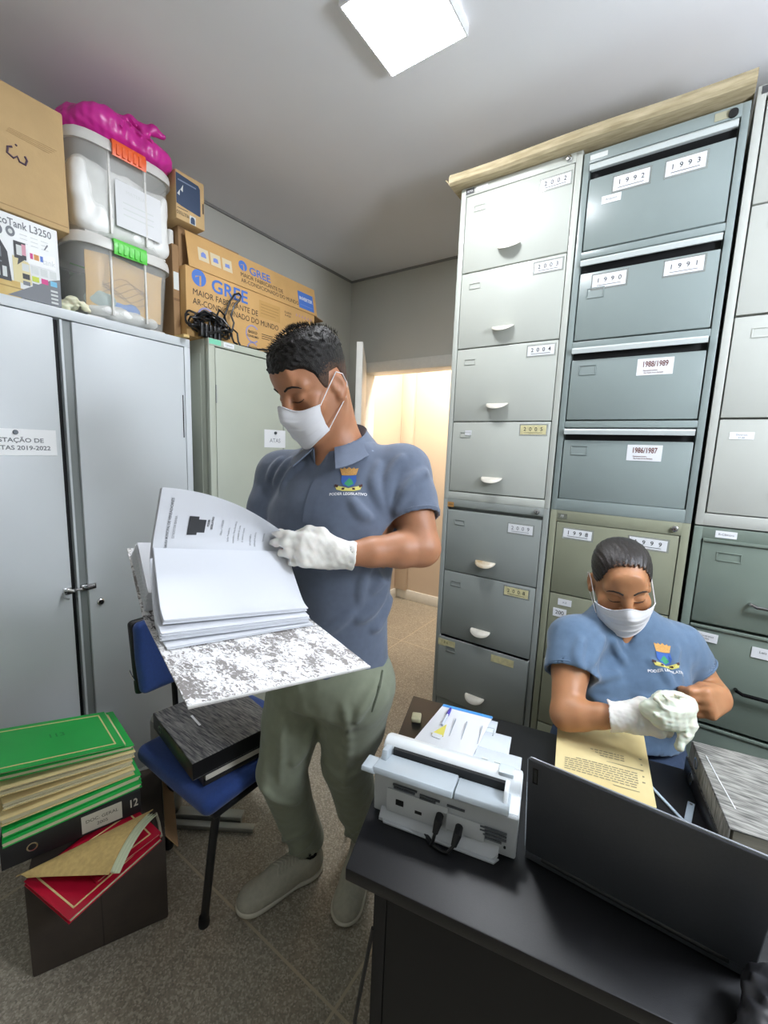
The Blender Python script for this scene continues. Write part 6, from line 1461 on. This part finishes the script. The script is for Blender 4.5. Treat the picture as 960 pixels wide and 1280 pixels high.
ts.raw(lambda P: .0022 * noise3(P * A3((1, 1, .5)), 42, 71) + .001 * noise3(P, 110, 72), ts.lo, ts.hi, op='w')
dl = (wLE - wLS).normalized(); dr = (wRE - wRS).normalized()
planecut(ts, wl2, dl, .11); planecut(ts, wr2, dr, .11); cuffcut(ts, wl2, dl, .055, .03); cuffcut(ts, wr2, dr, .058, .03)
wu = (wN - wHc).normalized()
ts.cone(wN + wu * .06, wN - wu * .045, .060, .062, .004, 's')
vt = wN + WF * .062 + wu * .0
ts.cone(vt, vt - wu * .068 + WF * .03, .040, .006, .004, 's'); ts.cone(vt + WF * .03, vt - wu * .06 + WF * .06, .040, .006, .004, 's')
planecut(ts, wHc + wu * .135, -wu, .34)
tsh = solid('tshirt', ts, .0052, [tee], wo, props={'label': 'blue-grey V-neck T-shirt with an embroidered crest'})
for S_, d_, r0 in ((wl2, dl, .0620), (wr2, dr, .0655)):
    b = MB(); u = d_.orthogonal().normalized(); w_ = d_.cross(u); b.tube([S_ - d_ * .003 + (u * math.cos(t_ * PI / 18) + w_ * math.sin(t_ * PI / 18)) * (r0 - .001) for t_ in range(36)], .0028, tee, 6, closed=True); b.build('sleeve_hem', tsh)
ep = V(seen(ts, 829, 822)); en = V(seen(ts, 836, 823)) - V(seen(ts, 822, 821)); eu = V(seen(ts, 829, 812)) - V(seen(ts, 828, 832)); emblem(wo, ts, frame(ep, en, eu), 1.15)
# jeans
jn = SD(); jn.ell(wHc + V((0, 0, .02)), (.184, .160, .165), None, .05)
for a, b_, c in ((wRHip, wRK, V((-.10, 1.12, .06))), (wLHip, wLK, V((.13, 1.16, .06)))): jn.chain([a + V((0, 0, -.01)), b_, c], [.095, .070, .058], .04)
jn.raw(lambda P: .003 * noise3(P, 40, 81) + .0015 * noise3(P, 110, 82), jn.lo, jn.hi, op='w'); solid('jeans', jn, .008, [jeans], wo)
for y_, x_ in ((1.10, -.10), (1.14, .13)):
    s = SD(); s.ell((x_, y_ - .03, .035), (.042, .10, .035), None, .02).ell((x_, y_ + .05, .05), (.036, .05, .05), None, .03); s.raw(lambda P: .003 - P[:, 2], s.lo, s.hi, op='i'); solid('shoe', s, .007, [black_plastic], wo)
# gloves: one on, the other being pulled over the fingers
yy = (at(838, 902, .985) - wRW).normalized(); zz = V((.25, -.90, .38)); TRw = frame(wRW + yy * .006, yy.cross((zz - yy * zz.dot(yy)).normalized()), yy)
g1 = SD(); hand(g1, TRw, -1, [(22, 30, 20), (28, 34, 22), (34, 36, 24), (40, 38, 26)],   .88, 1.02, [(.022, .020, -.008), (.040, .050, -.016), (.040, .082, -.026), (.032, .106, -.034)], 2)
g1.cone(wRW - yy * .022, wRW + yy * .012, .0355, .029, .014); g1.raw(lambda P: .0014 * noise3(P, 150, 63) + .0011 * noise3(P, 320, 64), g1.lo, g1.hi, op='w')
planecut(g1, wRW - yy * .020, -yy, .06); cuffcut(g1, wRW - yy * .020, -yy, .0285, .03)
solid('glove', g1, .0026, [glovem], wo, props={'label': 'white latex glove already on'})
g2 = SD(); q = lambda x, y, z: at(x - 9 - max(0, x - 850) * .25, y + 1, z)
g2.chain([q(822, 886, .985), q(842, 885, .975), q(862, 884, .985), q(876, 884, 1.0)], [.022, .031, .028, .020], .02)
g2.chain([q(838, 872, .98), q(858, 874, .985), q(876, 876, 1.0)], [.018, .016, .012], .015); g2.chain([q(838, 900, .965), q(856, 902, .97), q(870, 898, .98)], [.020, .018, .016], .015)
g2.chain([q(866, 893, .975), q(877, 904, .97), q(871, 917, .965), q(861, 932, .96)], [.016, .0135, .0115, .0105], .012)
for x0, y0, x1, y1 in ((828, 872, 850, 896), (838, 868, 868, 886), (845, 900, 872, 880), (826, 890, 850, 905), (855, 868, 878, 872)): g2.cone(q(x0, y0, .955), q(x1, y1, .955), .004, .003, .01)
g2.raw(lambda P: .0022 * noise3(P, 120, 65) + .0014 * noise3(P, 280, 66), g2.lo, g2.hi, op='w')
solid('glove', g2, .0028, [glove2], wo, props={'label': 'pale greenish latex glove being pulled on, one finger hanging'})
# the chair under her
oc = empty('office_chair', (-.06, 1.45, 0), 'dark chair under the seated person, behind the black desk', 'chair')
b = MB(); b.box(-.26, .15, 1.27, 1.66, .40, .44, shellm, .015, 3); b.build('seat', oc)
b = MB(); b.box(-.22, .11, 1.655, 1.69, .55, .80, shellm, .012, 3); b.build('backrest', oc)
b = MB(); b.tube([(-.05, 1.62, .40), (-.05, 1.68, .42), (-.05, 1.685, .56)], .014, shellm, 10); b.build('back_support', oc)
for x_, y_ in ((-.23, 1.30), (.12, 1.30), (-.23, 1.63), (.12, 1.63)):
    b = MB(); b.cyl((x_, y_, .0015), (x_, y_, .41), .013, shellm, 12); b.build('leg', oc)
# ------------------------------------------------------------------ light
cl = bpy.data.lights.new('corridor_lamp', 'AREA'); cl.shape = 'RECTANGLE'; cl.size = .8; cl.size_y = .25; cl.energy = CORR; cl.color = (1, .93, .84)
o = bpy.data.objects.new('corridor_lamp', cl); COL.objects.link(o); o.location = (-1.5, 3.02, 2.68)
w_ = bpy.data.worlds.new('world'); scene.world = w_; w_.use_nodes = True; w_.node_tree.nodes['Background'].inputs[0].default_value = (.9, .95, 1, 1); w_.node_tree.nodes['Background'].inputs[1].default_value = .0
scene.view_settings.view_transform = 'Standard'; scene.view_settings.look = 'None'; scene.view_settings.gamma = 1; scene.view_settings.use_curve_mapping = False
scene.view_settings.exposure = EXPO
